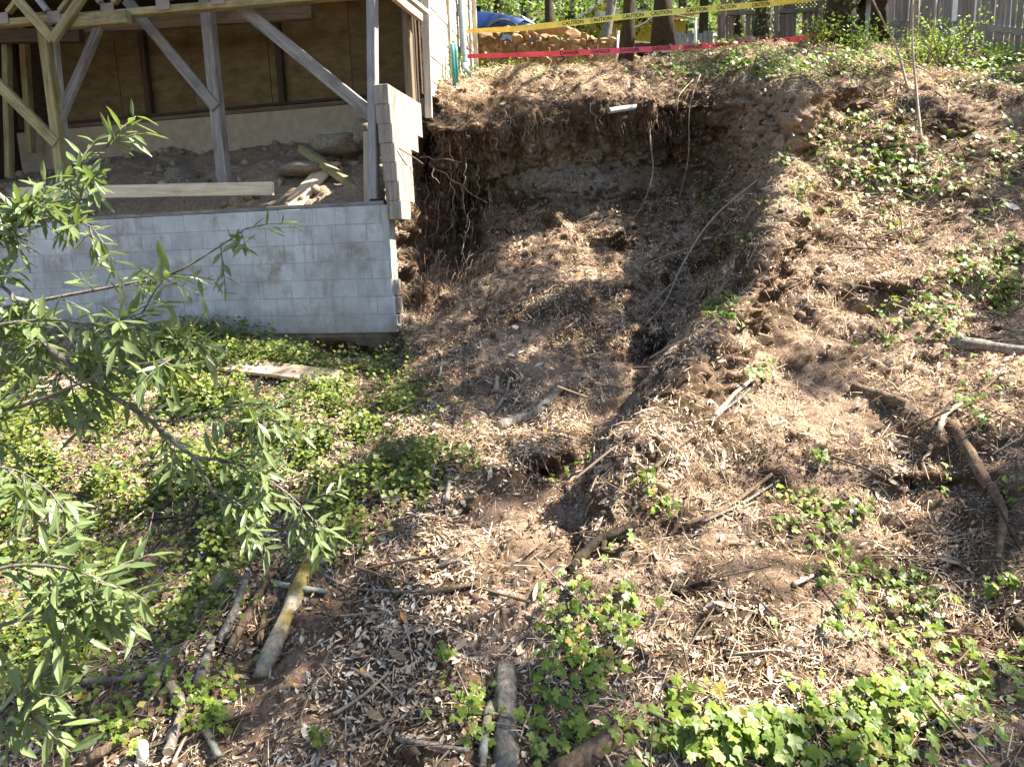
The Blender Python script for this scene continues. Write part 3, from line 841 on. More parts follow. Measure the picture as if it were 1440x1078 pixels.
ww = empty('wing_wall', H(0, .3, 1.2), 'streaked pale block wing wall hanging over the scarp, lower blocks missing', 'wall')
courses = [(1.20, -.02, .26), (1.395, -.02, .44), (1.59, -.02, .47), (1.785, -.02, .50), (1.98, -.02, .80), (2.175, -.02, .98), (2.37, -.02, 1.02)]
for c, (w0, v0, v1) in enumerate(courses):
    v = v0
    k = 0
    while v < v1 - .02:
        L = min((.2 if (k == 0 and c % 2) else .4), v1 - v)
        lean = .012 * c
        m = hmat(-.035 + lean, v + L / 2, w0 + CH / 2, R(90) + random.uniform(-.012, .012), random.uniform(-.006, .006))
        obj('block', block_mesh(L - .004, CH - .004, .16, 'bare_block', random.randrange(3)), ww, m)
        v += L; k += 1
b = MB()
mm = Matrix.Translation(HO) @ HROT
for c, (w0, v0, v1) in enumerate(courses):
    b.box((-.09 + .012 * c, v0 + .02, w0 + .002), (.02 + .012 * c, v1 - .02, w0 + CH - .004), mm)
b.build('mortar', 'mortar', ww)
b = MB()
b.tube([H(-.10, .05, 1.93), H(-.13, .2, 1.9), H(-.16, .43, 1.86), H(-.2, .5, 1.82)], .007, 6)
b.build('reinforcing_bar', 'rust', ww)

# ------------------------------------------------------------------ the house on its posts
hs = empty('house', H(3, 1.5, 1.5), 'weathered wooden house on posts with open crawl space and plank siding', 'house')
def hbeam(name, a, bb, wid, dep, mat, parent=hs, va=None):
    """a, bb = (px, py, v)"""
    return beam(name, HV(*a), HV(*bb), dep, wid, mat, parent, up=EU if abs(a[0] - bb[0]) < abs(a[1] - bb[1]) * .6 else EW)
hbeam('post', (289, -10, .55), (320, 300, .55), .135, .12, 'grey_wood')
hbeam('post', (60, 20, .35), (90, 262, .35), .12, .12, 'mossy_wood')
hbeam('post', (74, 40, .43), (95, 262, .43), .09, .09, 'bluegrey_wood')
hbeam('post', (523.5, -12, .08), (526, 280, .08), .095, .10, 'bluegrey_wood')
hbeam('post', (517, 186, .22), (518, 292, .22), .07, .09, 'pale_wood')
hbeam('post', (8, 30, 1.2), (14, 250, 1.2), .09, .09, 'mossy_wood')
hbeam('post', (33, 40, 1.9), (44, 215, 1.9), .10, .1, 'mossy_wood')
hbeam('brace', (178, 0, .48), (304, 152, .48), .125, .05, 'grey_wood')
hbeam('brace', (336, 8, .30), (524, 162, .12), .13, .06, 'grey_wood')
hbeam('brace', (-25, 95, .30), (80, 202, .30), .13, .06, 'mossy_wood')
hbeam('brace', (140, 38, .75), (84, 168, .40), .12, .06, 'grey_wood')
# truss along the deck edge: bottom chord, webs and nail plates
hbeam('truss_chord', (-40, 37, .12), (560, -12, .12), .075, .10, 'mossy_wood')
plates = [(3, 28), (76, 26), (151, 15), (229, 8), (306, 0)]
for i, (x, y) in enumerate(plates):
    p = HV(x, y - 2, .06)
    b = MB(); b.box((-.085, -.004, -.06), (.085, .004, .06))
    obj('nail_plate', b.mesh('nail_plate', 'plate_metal'), hs, Matrix.Translation(p) @ HROT)
    for s in (-1, 1):
        hbeam('truss_web', (x + s * 9, y - 10, .10), (x + s * 42, y - 52, .10), .05, .07, 'mossy_wood' if s > 0 else 'bluegrey_wood')
hbeam('strut', (5, -22, -.06), (75, 57, -.06), .095, .06, 'mossy_wood')
hbeam('strut', (74, 57, -.07), (128, -22, -.07), .095, .055, 'mossy_wood')
hbeam('deck_joist', (92, 33, .02), (181, 24, .02), .13, .09, 'mossy_wood')
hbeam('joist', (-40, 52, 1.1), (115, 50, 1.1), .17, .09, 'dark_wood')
hbeam('joist', (120, 38, 1.5), (440, 18, 1.5), .16, .09, 'brown_wood')
hbeam('rim_board', (546, -14, .25), (592, 22, .95), .13, .05, 'tan_wood')
hbeam('rim_board', (556, -18, .20), (600, 18, .85), .05, .06, 'trim')
# back wall of the crawl space
VB = 2.25
us, ws_ = on_v(300, 163, VB)
for k in range(5):
    u0 = 0.12 + k * 1.22
    b = MB(); b.box((-.605, -.01, -1.2), (.605, .01, 1.2))
    me = b.mesh('plywood_panel', 'plywood')
    m = hmat(u0 + .61, VB + .02 + (k % 2) * .004, ws_ + 1.2)
    obj('plywood_panel', me, hs, m)
for px in (204, 394, 575, 20):
    u, w = on_v(px, 100, VB - .06)
    beam('stud', H(u, VB - .05, ws_ + .02), H(u, VB - .05, ws_ + 2.3), .08, .09, 'dark_wood', hs, up=EU)
beam('mud_sill', H(-.05, VB - .07, ws_), H(6.6, VB - .07, ws_), .12, .055, 'brown_wood', hs)
beam('mud_sill', H(-.05, VB - .07, ws_ + .055), H(6.6, VB - .07, ws_ + .055), .10, .035, 'dark_wood', hs)
b = MB(); b.box((-.05, VB - .11, ws_ - .95), (6.8, VB + .1, ws_ - .03), mm)
b.build('stem_wall', 'stem_wall', hs)
b = MB(); b.box((-.02, VB + .06, ws_ - .9), (8.0, VB + .14, 4.28), mm); b.box((6.9, .3, 1.0), (7.0, VB + .06, 4.28), mm)
b.build('light_stop_wall', 'dark_wood', hs)  # added behind the panels to stop light leaking into the crawl space
# floor above and rooms over it (they keep the sun out of the crawl space)
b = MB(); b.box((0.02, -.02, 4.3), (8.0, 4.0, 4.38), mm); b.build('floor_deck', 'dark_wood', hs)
b = MB()
b.box((0.02, 2.5, 4.39), (8.0, 4.0, 6.4), mm)
b.build('upper_storey', 'siding', hs)
# corner and side wall with plank siding
vc, wc = on_u(600, 150, -.05)
beam('corner_post', H(.06, 1.03, 2.57), H(.06, 1.03, 3.65), .14, .14, 'dark_wood', hs, up=EU)
beam('corner_post', H(.02, .85, 2.57), H(.02, .85, 3.65), .09, .09, 'brown_wood', hs, up=EU)
beam('corner_board', HV(598, -10, 1.05), HV(603, 166, 1.05), .025, .085, 'trim', hs, up=EU)
w = 2.62; k = 0
while w < 4.6:
    vs = 1.16
    beam('siding_plank', H(-.055 + .004 * (k % 2), vs, w + .07 + (.12 if k < 1 else 0)), H(-.055 + .004 * (k % 2), 3.5, w + .07), .022, .132, 'siding', hs, up=EW)
    w += .142; k += 1
b = MB(); b.box((-.035, 1.1, 2.7), (.0, 3.5, 4.7), mm); b.build('wall_sheathing', 'dark_wood', hs)
beam('corner_board', H(-.07, 3.53, 2.95), H(-.07, 3.53, 4.8), .03, .10, 'trim', hs, up=EU)
vt, wt = on_u(632, 40, -.08)
beam('batten', H(-.08, vt, 2.9), H(-.08, vt, 4.7), .04, .06, 'siding', hs, up=EV)
va, wa = on_u(655, 95, -.15)
b = MB()
vd, wd0 = on_u(653, 95, -.13)
b.tube([H(-.13, vd, wd0), H(-.13, vd, wd0 + .08), H(-.13, vd, 4.7)], .05, 12)
b.tube([H(-.13, vd, wd0 + .04), H(-.16, vd - .05, wd0 - .05), H(-.2, vd - .12, wd0 - .1)], .05, 12)
dsp = b.build('downspout', 'downspout_paint', hs, smooth=True)
b = MB(); b.box((-.19, vd - .012, 3.6), (-.07, vd + .075, 3.63), mm); b.build('strap', 'rust', hs)
# teal pipes against the side wall
for i, dx in enumerate((0, 4)):
    g, n = G(643 + dx, 112)
    v_, w_ = on_u(644 + dx, 70, -.2)
    b = MB(); top = H(-.2, v_ - .25, w_)
    b.tube([Vector((top.x, top.y, top.z - .55)), Vector((top.x, top.y, top.z - .1)), top], .022, 8)
    o = b.build('teal_pipe', 'teal_plastic', smooth=True)
    tag(o, ['short teal plastic pipe standing by the siding, left of the pair', 'short teal plastic pipe standing by the siding, nearer the downspout'][i], 'pipe')
#SECTION THINGS
# ------------------------------------------------------------------ loose boards and rocks by the house
def thing_beam(name, p0, p1, wy, wz, mat, label, cat='board', up=(0, 0, 1)):
    return tag(beam(name, p0, p1, wy, wz, mat, None, up), label, cat)
thing_beam('loose_board', HV(30, 272, .02), HV(384, 265, .02), .045, .14, 'pale_wood', 'long pale board lying level above the block wall')
thing_beam('loose_board', HV(404, 296, .22), HV(465, 229, .95), .27, .03, 'tan_wood', 'wide tan plank leaning up out of the crawl space soil', up=(0, -.2, 1))
thing_beam('loose_board', HV(424, 209, 1.0), HV(508, 270, .45), .10, .09, 'mossy_wood', 'mossy square timber lying under the tan plank')
thing_beam('loose_board', G(270, 526)[0] + Vector((0, 0, .15)), G(478, 550)[0] + Vector((0, 0, .13)), .20, .035, 'tan_wood', 'weathered plank half buried in green cover below the block wall', up=(0, -.5, 1))
def rock_mesh(name, mat, seed, sub=3, rough=.25, power=.8):
    bm = bmesh.new(); bmesh.ops.create_icosphere(bm, subdivisions=sub, radius=1)
    V = np.array([tuple(v.co) for v in bm.verts])
    k = 1 + rough * fbm(V * 1.3 + seed * 9.1, 3, seed) + .05 * fbm(V * 5, 2, seed + 3)
    V = np.sign(V) * np.abs(V) ** power * k[:, None]
    for v, c in zip(bm.verts, V): v.co = c
    me = bpy.data.meshes.new(name); bm.to_mesh(me); bm.free()
    me.polygons.foreach_set('use_smooth', np.ones(len(me.polygons), bool))
    me.materials.append(M[mat])
    return me
def rock(p, s, seed, label, rz=0, mat='grey_rock', name='boulder'):
    m = Matrix.Translation(p) @ Matrix.Rotation(rz, 4, 'Z') @ Matrix.Diagonal((*s, 1))
    return tag(obj(name, rock_mesh(name, mat, seed), None, m), label, 'rock')
rock(HV(474, 202, 1.15), (.33, .2, .13), 4, 'broad flat grey boulder inside the crawl space')
rock(HV(513, 186, .95), (.14, .15, .13), 5, 'smaller pale boulder behind the right corner post')
rock(HV(425, 238, .85), (.28, .2, .08), 8, 'low slab of grey rock behind the tan plank')
rock(G(255, 250)[0], (.22, .18, .12), 11, 'brown lump of earthy rock behind the middle post')
# ------------------------------------------------------------------ drain pipe, white cap
def pipe(p0, p1, r, mat, name, label, cat, t=.006):
    b = MB(); b.tube([p0, p0.lerp(p1, .5), p1], [r, r, r], 16, cap=False)
    b.tube([p1, p0.lerp(p1, .5), p0], [r - t] * 3, 16, cap=False)
    o = b.build(name, mat, smooth=True)
    return tag(o, label, cat)
pipe(P(856, 156, 8.75), P(934, 145, 9.15), .034, 'white_plastic', 'drain_pipe', 'white plastic drain pipe sticking out of the scarp edge', 'pipe')
g, n = G(202, 1072)
b = MB(); b.tube([g + Vector((0, 0, -.1)), g + Vector((0, 0, .06)), g + Vector((.004, 0, .085)), g + Vector((.006, 0, .1)), g + Vector((.007, 0, .108)), g + Vector((.008, 0, .111))], [.024, .0255, .025, .020, .012, .002], 18)
tag(b.build('plastic_cap', 'white_plastic', smooth=True), 'small rounded white plastic pipe cap among ivy leaves at lower left', 'pipe cap')

# ------------------------------------------------------------------ logs and branches lying on the slope
def polyg(pts, lift, n=4):
    """ground-following polyline through pixels"""
    out = []
    for (x0, y0), (x1, y1) in zip(pts[:-1], pts[1:]):
        for i in range(n):
            t = i / n
            out.append(G(x0 + (x1 - x0) * t, y0 + (y1 - y0) * t)[0])
    out.append(G(*pts[-1])[0])
    A = np.array([tuple(p) for p in out])
    for _ in range(3):
        A[1:-1] = (A[:-2] + 2 * A[1:-1] + A[2:]) / 4
    return [Vector(p) + Vector((0, -.25 * lift, lift)) for p in A]
def log(name, pts, r, mat, label, cat='log', taper=.8, forks=(), cut=True, lift=None, straight=False, n=10):
    L = polyg(pts, (r * .5 if r > .03 else r * .9 + .018) if lift is None else lift, 7)
    if straight:
        a, z = L[0], L[-1]
        L = [a.lerp(z, i / 6) + Vector((0, 0, random.uniform(-.06, .06) * r * 2)) for i in range(7)]
    k = len(L)
    rad = [r * (1 - (1 - taper) * i / (k - 1)) * random.uniform(.88, 1.12) for i in range(k)]
    b = MB(); b.tube(L, rad, n, wob=.13)
    for i0, fp in forks:
        q = polyg(fp, r * .9, 3); q[0] = L[min(k - 1, int(i0 * (k - 1)))]
        b.tube(q, [r * .65 * (1 - .5 * i / (len(q) - 1)) for i in range(len(q))], 7, wob=.06)
    o = b.build(name, mat, smooth=True)
    tag(o, label, cat)
    if cut and r > .02:
        for i, s in ((0, -1), (k - 1, 1)):
            dd = (L[min(i + 1, k - 1)] - L[max(i - 1, 0)]).normalized() * s
            e = MB(); e.tube([L[i] + dd * .001, L[i] + dd * .005], [rad[i] * .93] * 2, n)
            e.build('cut_end', 'cut_wood', o)
    return o
log('log', [(702, 603), (755, 585), (790, 545)], .05, 'grey_bark', 'grey sawn log lying across the middle of the debris', straight=False)
log('log', [(711, 952), (709, 1010), (712, 1130)], .048, 'grey_bark', 'upright pale log pointing downhill at bottom centre', straight=True, taper=1.05, lift=.05)
log('log', [(438, 790), (410, 850), (368, 955)], .052, 'mossy_bark', 'thick pale log with yellow moss beside the stick pile', straight=True, lift=.02, cut=False)
log('log', [(780, 1100), (830, 1062), (870, 1040)], .055, 'brown_bark', 'dark log half under ivy at the bottom edge', straight=True)
log('log', [(1200, 548), (1232, 560), (1275, 572)], .042, 'brown_bark', 'short brown log chunk on the sunny right slope', straight=True)
log('log', [(1338, 600), (1362, 640), (1388, 690)], .042, 'brown_bark', 'brown log pointing downhill near the right edge', straight=True)
log('log', [(1335, 485), (1380, 492), (1470, 500)], .045, 'grey_bark', 'dark log lying level under the sunlit ivy at right edge', straight=True)
log('log', [(1390, 690), (1410, 730), (1402, 790)], .03, 'brown_bark', 'twisted root-like branch below the brown right-hand log', cat='branch', taper=.5)
log('branch', [(1318, 615), (1325, 590), (1352, 572)], .018, 'pale_twig', 'short pale crooked branch above the brown right-hand log', cat='branch')
log('branch', [(810, 800), (840, 768), (880, 752), (893, 745)], .028, 'bark', 'forked dark branch lying beside the ivy strip', 'branch', forks=[(.45, [(840, 775), (860, 785), (885, 772)])])
STICKS = [
 ([(298, 840), (322, 800)], .03, 'lichen_bark', 'lichen-spotted stick at the top of the stick pile'),
 ([(265, 895), (295, 850), (318, 815)], .028, 'grey_bark', 'grey stick on the left side of the stick pile'),
 ([(312, 910), (335, 860), (350, 812)], .026, 'grey_bark', 'long grey stick down the middle of the stick pile'),
 ([(325, 920), (362, 850), (390, 800)], .026, 'brown_bark', 'brown stick leaning beside the mossy log'),
 ([(366, 912), (374, 865)], .018, 'brown_bark', 'thin brown stick touching the mossy log'),
 ([(280, 970), (297, 920), (305, 905)], .025, 'grey_bark', 'short grey stick at the lower end of the stick pile'),
 ([(218, 965), (238, 935)], .026, 'grey_bark', 'stubby grey stick left of the stick pile'),
 ([(240, 970), (252, 935)], .02, 'brown_bark', 'stubby brown stick left of the stick pile'),
 ([(243, 972), (262, 1005)], .028, 'lichen_bark', 'stick coated in pale green lichen near the white cap'),
 ([(240, 1065), (258, 1010)], .025, 'grey_bark', 'dark stick continuing below the lichen stick'),
 ([(290, 1030), (310, 1070)], .018, 'lichen_bark', 'thin lichened stick at lower left among ivy'),
 ([(175, 872), (200, 850), (232, 836)], .025, 'pale_twig', 'pale cut stick in the lower left ivy'),
 ([(105, 838), (150, 828), (185, 822)], .02, 'brown_bark', 'brown stick in shade under the bay leaves'),
 ([(120, 965), (170, 962), (212, 958)], .018, 'grey_bark', 'level grey stick in the lower left litter'),
 ([(130, 1075), (170, 1050), (200, 1035)], .022, 'brown_bark', 'brown stick pointing at the white cap'),
 ([(388, 826), (425, 834), (462, 838)], .02, 'lichen_bark', 'level lichened stick crossing the mossy log'),
 ([(440, 800), (478, 786)], .025, 'lichen_bark', 'pale lichened stub at the top of the mossy log'),
 ([(520, 800), (545, 822), (558, 850)], .015, 'bark', 'curved dark stick in the lower middle litter'),
 ([(455, 812), (490, 832), (560, 838), (600, 835)], .010, 'grey_bark', 'long thin wavy stick in the lower middle litter'),
 ([(595, 840), (640, 832), (672, 826)], .014, 'brown_bark', 'brown stick in the litter below the small hole'),
 ([(610, 805), (650, 792)], .014, 'grey_bark', 'short grey stick left of the small hole'),
 ([(690, 590), (712, 560), (718, 535)], .016, 'lichen_bark', 'lichened stick standing above the sawn log'),
 ([(698, 555), (700, 535)], .022, 'pale_twig', 'stub with a pale cut end left of the sawn log'),
 ([(640, 600), (648, 575)], .014, 'lichen_bark', 'thin lichened stick left of the sawn log'),
 ([(628, 712), (632, 685)], .018, 'lichen_bark', 'short lichened stub by the green seedlings'),
 ([(600, 690), (612, 668)], .02, 'brown_bark', 'brown stub among the green seedlings'),
 ([(618, 538), (622, 510)], .012, 'pale_twig', 'thin pale stick below the block wall corner'),
 ([(998, 600), (1030, 562), (1056, 540)], .018, 'pale_twig', 'pale split branch lying up the slide flank'),
 ([(1005, 590), (1040, 566), (1060, 545)], .012, 'grey_bark', 'grey branch lying beside the pale split branch'),
 ([(920, 665), (945, 640), (980, 615)], .016, 'brown_bark', 'brown branch along the flank above the hole'),
 ([(900, 700), (935, 668)], .012, 'brown_bark', 'short brown branch along the flank by ivy'),
 ([(960, 745), (1020, 722), (1085, 672)], .014, 'brown_bark', 'long brown branch across the lower flank'),
 ([(985, 740), (1040, 715), (1095, 680)], .009, 'grey_bark', 'thin grey branch beside the long brown branch'),
 ([(750, 785), (800, 835), (855, 890)], .006, 'pale_twig', 'long thin straw-coloured stem pointing into the ivy strip'),
 ([(925, 990), (935, 1030), (950, 1070)], .006, 'pale_twig', 'thin pale stem standing in the bottom ivy'),
 ([(560, 1045), (610, 1055), (660, 1062)], .012, 'grey_bark', 'grey stick near the bottom edge left of the upright log'),
 ([(690, 1000), (682, 1040), (680, 1085)], .022, 'lichen_bark', 'mottled stick leaning beside the upright log'),
 ([(1275, 1030), (1310, 1022), (1340, 1012)], .009, 'pale_twig', 'thin grey twig in the lower right ivy'),
 ([(1230, 985), (1255, 1000), (1290, 1005)], .011, 'pale_twig', 'pale crooked twig in the lower right ivy'),
 ([(1360, 950), (1388, 940)], .008, 'pale_twig', 'small pale twig near the lower right edge'),
 ([(1020, 925), (1100, 918), (1155, 935)], .006, 'pale_twig', 'thin pale stem across the lower right slope'),
 ([(1115, 828), (1142, 815)], .014, 'pale_twig', 'short tan stick left of the lower right ivy'),
 ([(560, 905), (590, 880), (540, 935)], .008, 'grey_bark', 'thin forked twig in the lower middle litter'),
 ([(470, 1010), (510, 985), (548, 950)], .009, 'pale_twig', 'pale thin twig in the lower middle litter'),
]
for pts, r, mt, lab in STICKS:
    log('stick', pts, r, mt, lab, 'stick', taper=.75, n=7)
# branches that arch free of the ground
def arch(name, p3, r, mat, label, cat='branch', taper=.4, sides=()):
    A = crom(np.array([tuple(p) for p in p3]), [5] * (len(p3) - 1), .5)
    k = len(A)
    b = MB(); b.tube([Vector(a) for a in A], [r * (1 - (1 - taper) * i / (k - 1)) for i in range(k)], 7, wob=.05)
    for i0, tip in sides:
        a = Vector(A[int(i0 * (k - 1))]); b.tube([a, a.lerp(tip, .5) + Vector((0, 0, .02)), tip], [r * .5, r * .4, r * .25], 5)
    return tag(b.build(name, mat, smooth=True), label, cat)
arch('fallen_branch', [G(1120, 222)[0] + Vector((0, 0, .05)), P(1060, 258, 7.3), P(1000, 310, 7.35), P(960, 372, 7.3), P(935, 425, 7.2), G(903, 462)[0]], .014, 'pale_twig',
     'long pale bare branch fallen across the slide from the right bank', sides=[(.55, P(900, 375, 7.5)), (.7, P(905, 440, 7.2))])
arch('fallen_branch', [G(1085, 345)[0], P(1050, 375, 6.9), P(1015, 408, 7.2), G(985, 440)[0]], .02, 'grey_bark', 'short grey branch lying along the slide flank')
arch('dangling_vine', [P(915, 128, 9.2), P(914, 190, 8.95), P(918, 240, 8.85), P(905, 285, 8.7), G(886, 312)[0]], .013, 'root', 'thick vine dangling down the right of the grey scarp face', 'vine')
arch('dangling_vine', [P(985, 105, 9.2), P(970, 150, 8.7), P(968, 220, 8.6), P(955, 280, 8.5), G(945, 330)[0]], .008, 'root', 'thin vine hanging from the ivy at the scarp right end', 'vine')
arch('dangling_vine', [P(975, 112, 9.2), P(955, 135, 8.8), P(953, 160, 8.75)], .006, 'pale_twig', 'short pale vine arching over the scarp lip', 'vine')
arch('bent_stem', [G(1005, 440)[0], P(1000, 452, 6.7), P(985, 470, 6.4), G(978, 495)[0]], .007, 'pale_twig', 'thin bent stem over the dark pit', 'stem')
# dead roots hanging in the undercut beside the wing wall
RT = random.Random(5)
ROOTS = [((590, 222), (650, 228), .010), ((605, 230), (618, 258), .011), ((612, 238), (685, 285), .010), ((655, 222), (650, 268), .009), ((672, 232), (673, 272), .008),
         ((690, 188), (702, 212), .010), ((660, 180), (656, 196), .010), ((580, 252), (592, 300), .007), ((632, 240), (640, 300), .006), ((648, 262), (655, 320), .009),
         ((620, 270), (612, 330), .005), ((600, 262), (598, 340), .006), ((665, 285), (655, 340), .006), ((590, 300), (588, 360), .005), ((640, 290), (628, 335), .006),
         ((648, 330), (652, 372), .010), ((700, 150), (728, 180), .008), ((830, 145), (842, 185), .007), ((722, 160), (716, 178), .006), ((790, 165), (800, 180), .006)]
RLAB = ['level pale root at the top of the dark undercut', 'short crooked root just right of the wing wall', 'longest root slanting right across the undercut', 'zigzag root down the middle of the undercut', 'straight root hanging right of the zigzag root',
 'looped root under the scarp lip', 'stubby pale root hooked over the scarp lip', 'thin root close beside the wing wall', 'wispy root low in the undercut', 'knotted root below the zigzag root', 'hair-thin root left in the undercut', 'long thin root behind the wing wall',
 'thin root at the right side of the undercut', 'lowest thin root beside the block wall end', 'thin slanting root in the middle of the undercut', 'root reaching down to the debris', 'slanting root above the grey rock face', 'single root hanging left of the drain pipe',
 'tiny root above the looped root', 'tiny root over the middle of the grey rock face']
for i, ((x0, y0), (x1, y1), r) in enumerate(ROOTS):
    Y0 = 8.68 + .1 * RT.random()
    p0 = P(x0, y0, Y0 + .25); p1 = P(x1, y1, Y0 - .1)
    pts = [p0]
    for k in range(1, 6):
        t = k / 6
        pts.append(p0.lerp(p1, t) + Vector((RT.uniform(-1, 1) * .035, RT.uniform(-1, 1) * .04 - .08 * math.sin(t * 3.1), RT.uniform(-1, 1) * .02)))
    pts.append(p1)
    o = arch('hanging_root', pts, r, 'root', RLAB[i], 'root', taper=.35)
    o['group'] = 'roots hanging from the scarp'
# tangle of fine roots: too many to count
fr = MB()
for i in range(150):
    x, y = random.gauss(640, 38), random.uniform(180, 330)
    p = P(x, y, 8.72 + random.uniform(-.05, .35)); L = random.uniform(.1, .5)
    q = [p]
    for k in range(3): q.append(q[-1] + Vector((random.uniform(-.05, .05), random.uniform(-.05, .03), -L / 3)))
    fr.tube(q, [.0022, .002, .0015, .001], 3, cap=False)
for i in range(110):
    x, y = random.uniform(560, 690), random.uniform(350, 410)
    p = P(x, y, 8.2 + random.uniform(-.1, .5)) ; a = random.uniform(-.4, .4)
    q = [p, p + Vector((.12 * a, -.05, -.03)), p + Vector((.3 * a, -.12, -.12)), p + Vector((.4 * a, -.16, -.28))]
    fr.tube(q, [.004, .003, .0025, .001], 3, cap=False)
for i in range(650):
    x, y = random.uniform(600, 1000), random.gauss(172, 12) + max(0, (720 - 0) * 0)
    p = G(x, y)[0] + Vector((0, .03, 0)); L = random.uniform(.05, .28)
    q = [p, p + Vector((random.uniform(-.05, .05), -.05, -L / 2)), p + Vector((random.uniform(-.08, .08), -.03, -L))]
    fr.tube(q, [.003, .0025, .001], 3, cap=False)
tag(fr.build('root_tangle', 'brown_bark'), 'tangle of fine dead roots hanging in the undercut', 'roots', kind='stuff')
#SECTION YARD
# ------------------------------------------------------------------ yard above: stone wall, tapes, poles, fences, houses, car
sw = empty('stone_wall', Q(770, 13.1, 3.1), 'low dry stone retaining wall of orange-brown stones above the slide', 'wall')
def hull_stone(seed):
    rr = random.Random(seed); bm = bmesh.new()
    for _ in range(16):
        v = Vector((rr.uniform(-1, 1), rr.uniform(-1, 1), rr.uniform(-1, 1))); bm.verts.new(v.normalized() * rr.uniform(.8, 1.15))
    ge = bmesh.ops.convex_hull(bm, input=list(bm.verts))
    for v in [v for v in bm.verts if not v.link_faces]: bm.verts.remove(v)
    bmesh.ops.bevel(bm, geom=list(bm.edges), offset=.06, segments=1, affect='EDGES')
    me = bpy.data.meshes.new('stone'); bm.to_mesh(me); bm.free(); me.materials.append(M['wall_stone'])
    return me
STM = [hull_stone(20 + k) for k in range(9)]
for gx in range(30):
    for gy in range(9):
        x = -1.35 + gx * .125 + random.uniform(-.06, .06); zc = 3.02 + gy * .115 + random.uniform(-.05, .05)
        top = 3.93 - .10 * max(0, x) + .05 * math.sin(x * 5)
        if zc > top - .05: continue
        r_ = random.choice((.055, .07, .08, .095, .13)) * random.uniform(.85, 1.15)
        m = Matrix.Translation((x, 12.95 + random.uniform(-.03, .03), CAM_Z + zc)) @ Matrix.Rotation(random.uniform(-.7, .7), 4, 'Y') @ Matrix.Rotation(random.uniform(-.4, .4), 4, 'X') @ Matrix.Diagonal((r_ * random.uniform(1, 1.7), .11, r_, 1))
        obj('stone', random.choice(STM), sw, m)
m = Matrix.Translation((.95, 13.5, CAM_Z + 4.0)) @ Matrix.Diagonal((.45, .2, .07, 1)); obj('stone', STM[2], sw, m)
b = MB(); b.box((-1.4, 12.92, CAM_Z + 2.9), (2.3, 13.7, CAM_Z + 3.66)); b.build('core', 'wall_stone', sw)
# driveway sheet
dw = MB(); n_ = 14
pts = []
for i in range(n_ + 1):
    x = -9 + 14 * i / n_
    for y in (13.75, 15, 17, 19, 21): pts.append((x, y, ground_z(x, y) + .03 if abs(x) < 8 else CAM_Z + 4))
fs = [(i * 5 + j, (i + 1) * 5 + j, (i + 1) * 5 + j + 1, i * 5 + j + 1) for i in range(n_) for j in range(4)]
dw.add(pts, fs); tag(dw.build('driveway', 'asphalt', smooth=True), kind='structure')

def text_mesh(txt, size):
    cu = bpy.data.curves.new('lettering', 'FONT'); cu.body = txt; cu.size = size; cu.align_x = 'CENTER'; cu.align_y = 'CENTER'; cu.offset = .0012
    o = bpy.data.objects.new('lettering', cu); COL.objects.link(o)
    dg = bpy.context.evaluated_depsgraph_get()
    me = bpy.data.meshes.new_from_object(o.evaluated_get(dg))
    bpy.data.objects.remove(o)
    me.materials.clear(); me.materials.append(M['ink'])
    return me
def tape(name, pts, width, twist, mat, word, label, words, tsize, xs):
    A = crom(np.array([tuple(p) for p in pts]), [10] * (len(pts) - 1), .5)
    k = len(A); b = MB()
    tw = np.interp(np.linspace(0, 1, k), np.linspace(0, 1, len(twist)), twist)
    vs = []; nrm = []
    for i in range(k):
        t = Vector(A[min(i + 1, k - 1)] - A[max(i - 1, 0)]).normalized()
        up = (Vector((0, 0, 1)) - t * t.z).normalized(); side = t.cross(up)
        a = tw[i] + .06 * math.sin(i * .7)
        wv = up * math.cos(a) + side * math.sin(a)
        nrm.append((t, wv))
        vs += [Vector(A[i]) - wv * width / 2, Vector(A[i]) + wv * width / 2]
    b.add(vs, [(2 * i, 2 * i + 2, 2 * i + 3, 2 * i + 1) for i in range(k - 1)])
    o = tag(b.build(name, mat, smooth=True), label, 'tape')
    me = text_mesh(word, tsize)
    px = proj(A)[0]
    for x in xs:
        i = int(np.argmin(np.abs(px - x)))
        t, wv = nrm[i]
        nn = t.cross(wv)
        if nn.y > 0: nn = -nn
        mt = Matrix((t, wv, nn)).transposed().to_4x4(); mt.translation = Vector(A[i]) + nn * .004
        obj('lettering', me, o, mt)
    return o
yp = [(640, 46, 10.55), (668, 43.5, 10.6), (720, 41, 10.6), (780, 35, 10.6), (830, 29.5, 10.55), (880, 23.5, 10.5), (930, 18.5, 10.5), (980, 14, 10.5), (1040, 9, 10.6), (1100, 3.5, 10.8), (1165, -4, 11.05)]
tape('caution_tape', [P(*a) for a in yp], .076, [1.35, 1.05, .7, .35, .1, .05, .1, .1, .2, .6, 1.0], 'yellow_tape', 'CAUTION', 'yellow caution tape stretched from the house to the thick ivy tree', 9, .066,
     [805, 846, 889, 932, 978, 1024, 1068])
rp = [(640, 80, 10.5), (668, 79, 10.55), (720, 77.5, 10.55), (780, 75.5, 10.5), (830, 73.5, 10.5), (880, 71, 10.45), (930, 68.5, 10.45), (980, 65.5, 10.5), (1040, 61.5, 10.6), (1100, 57, 10.8), (1165, 49, 11.05)]
tape('danger_tape', [P(*a) for a in rp], .07, [1.2, .95, .9, .5, .15, .08, .1, .2, .4, .5, 1.0], 'red_tape', 'DANGER', 'red danger tape stretched below the yellow tape', 8, .066, [803, 843, 886, 928, 972, 1014, 1056, 1098])

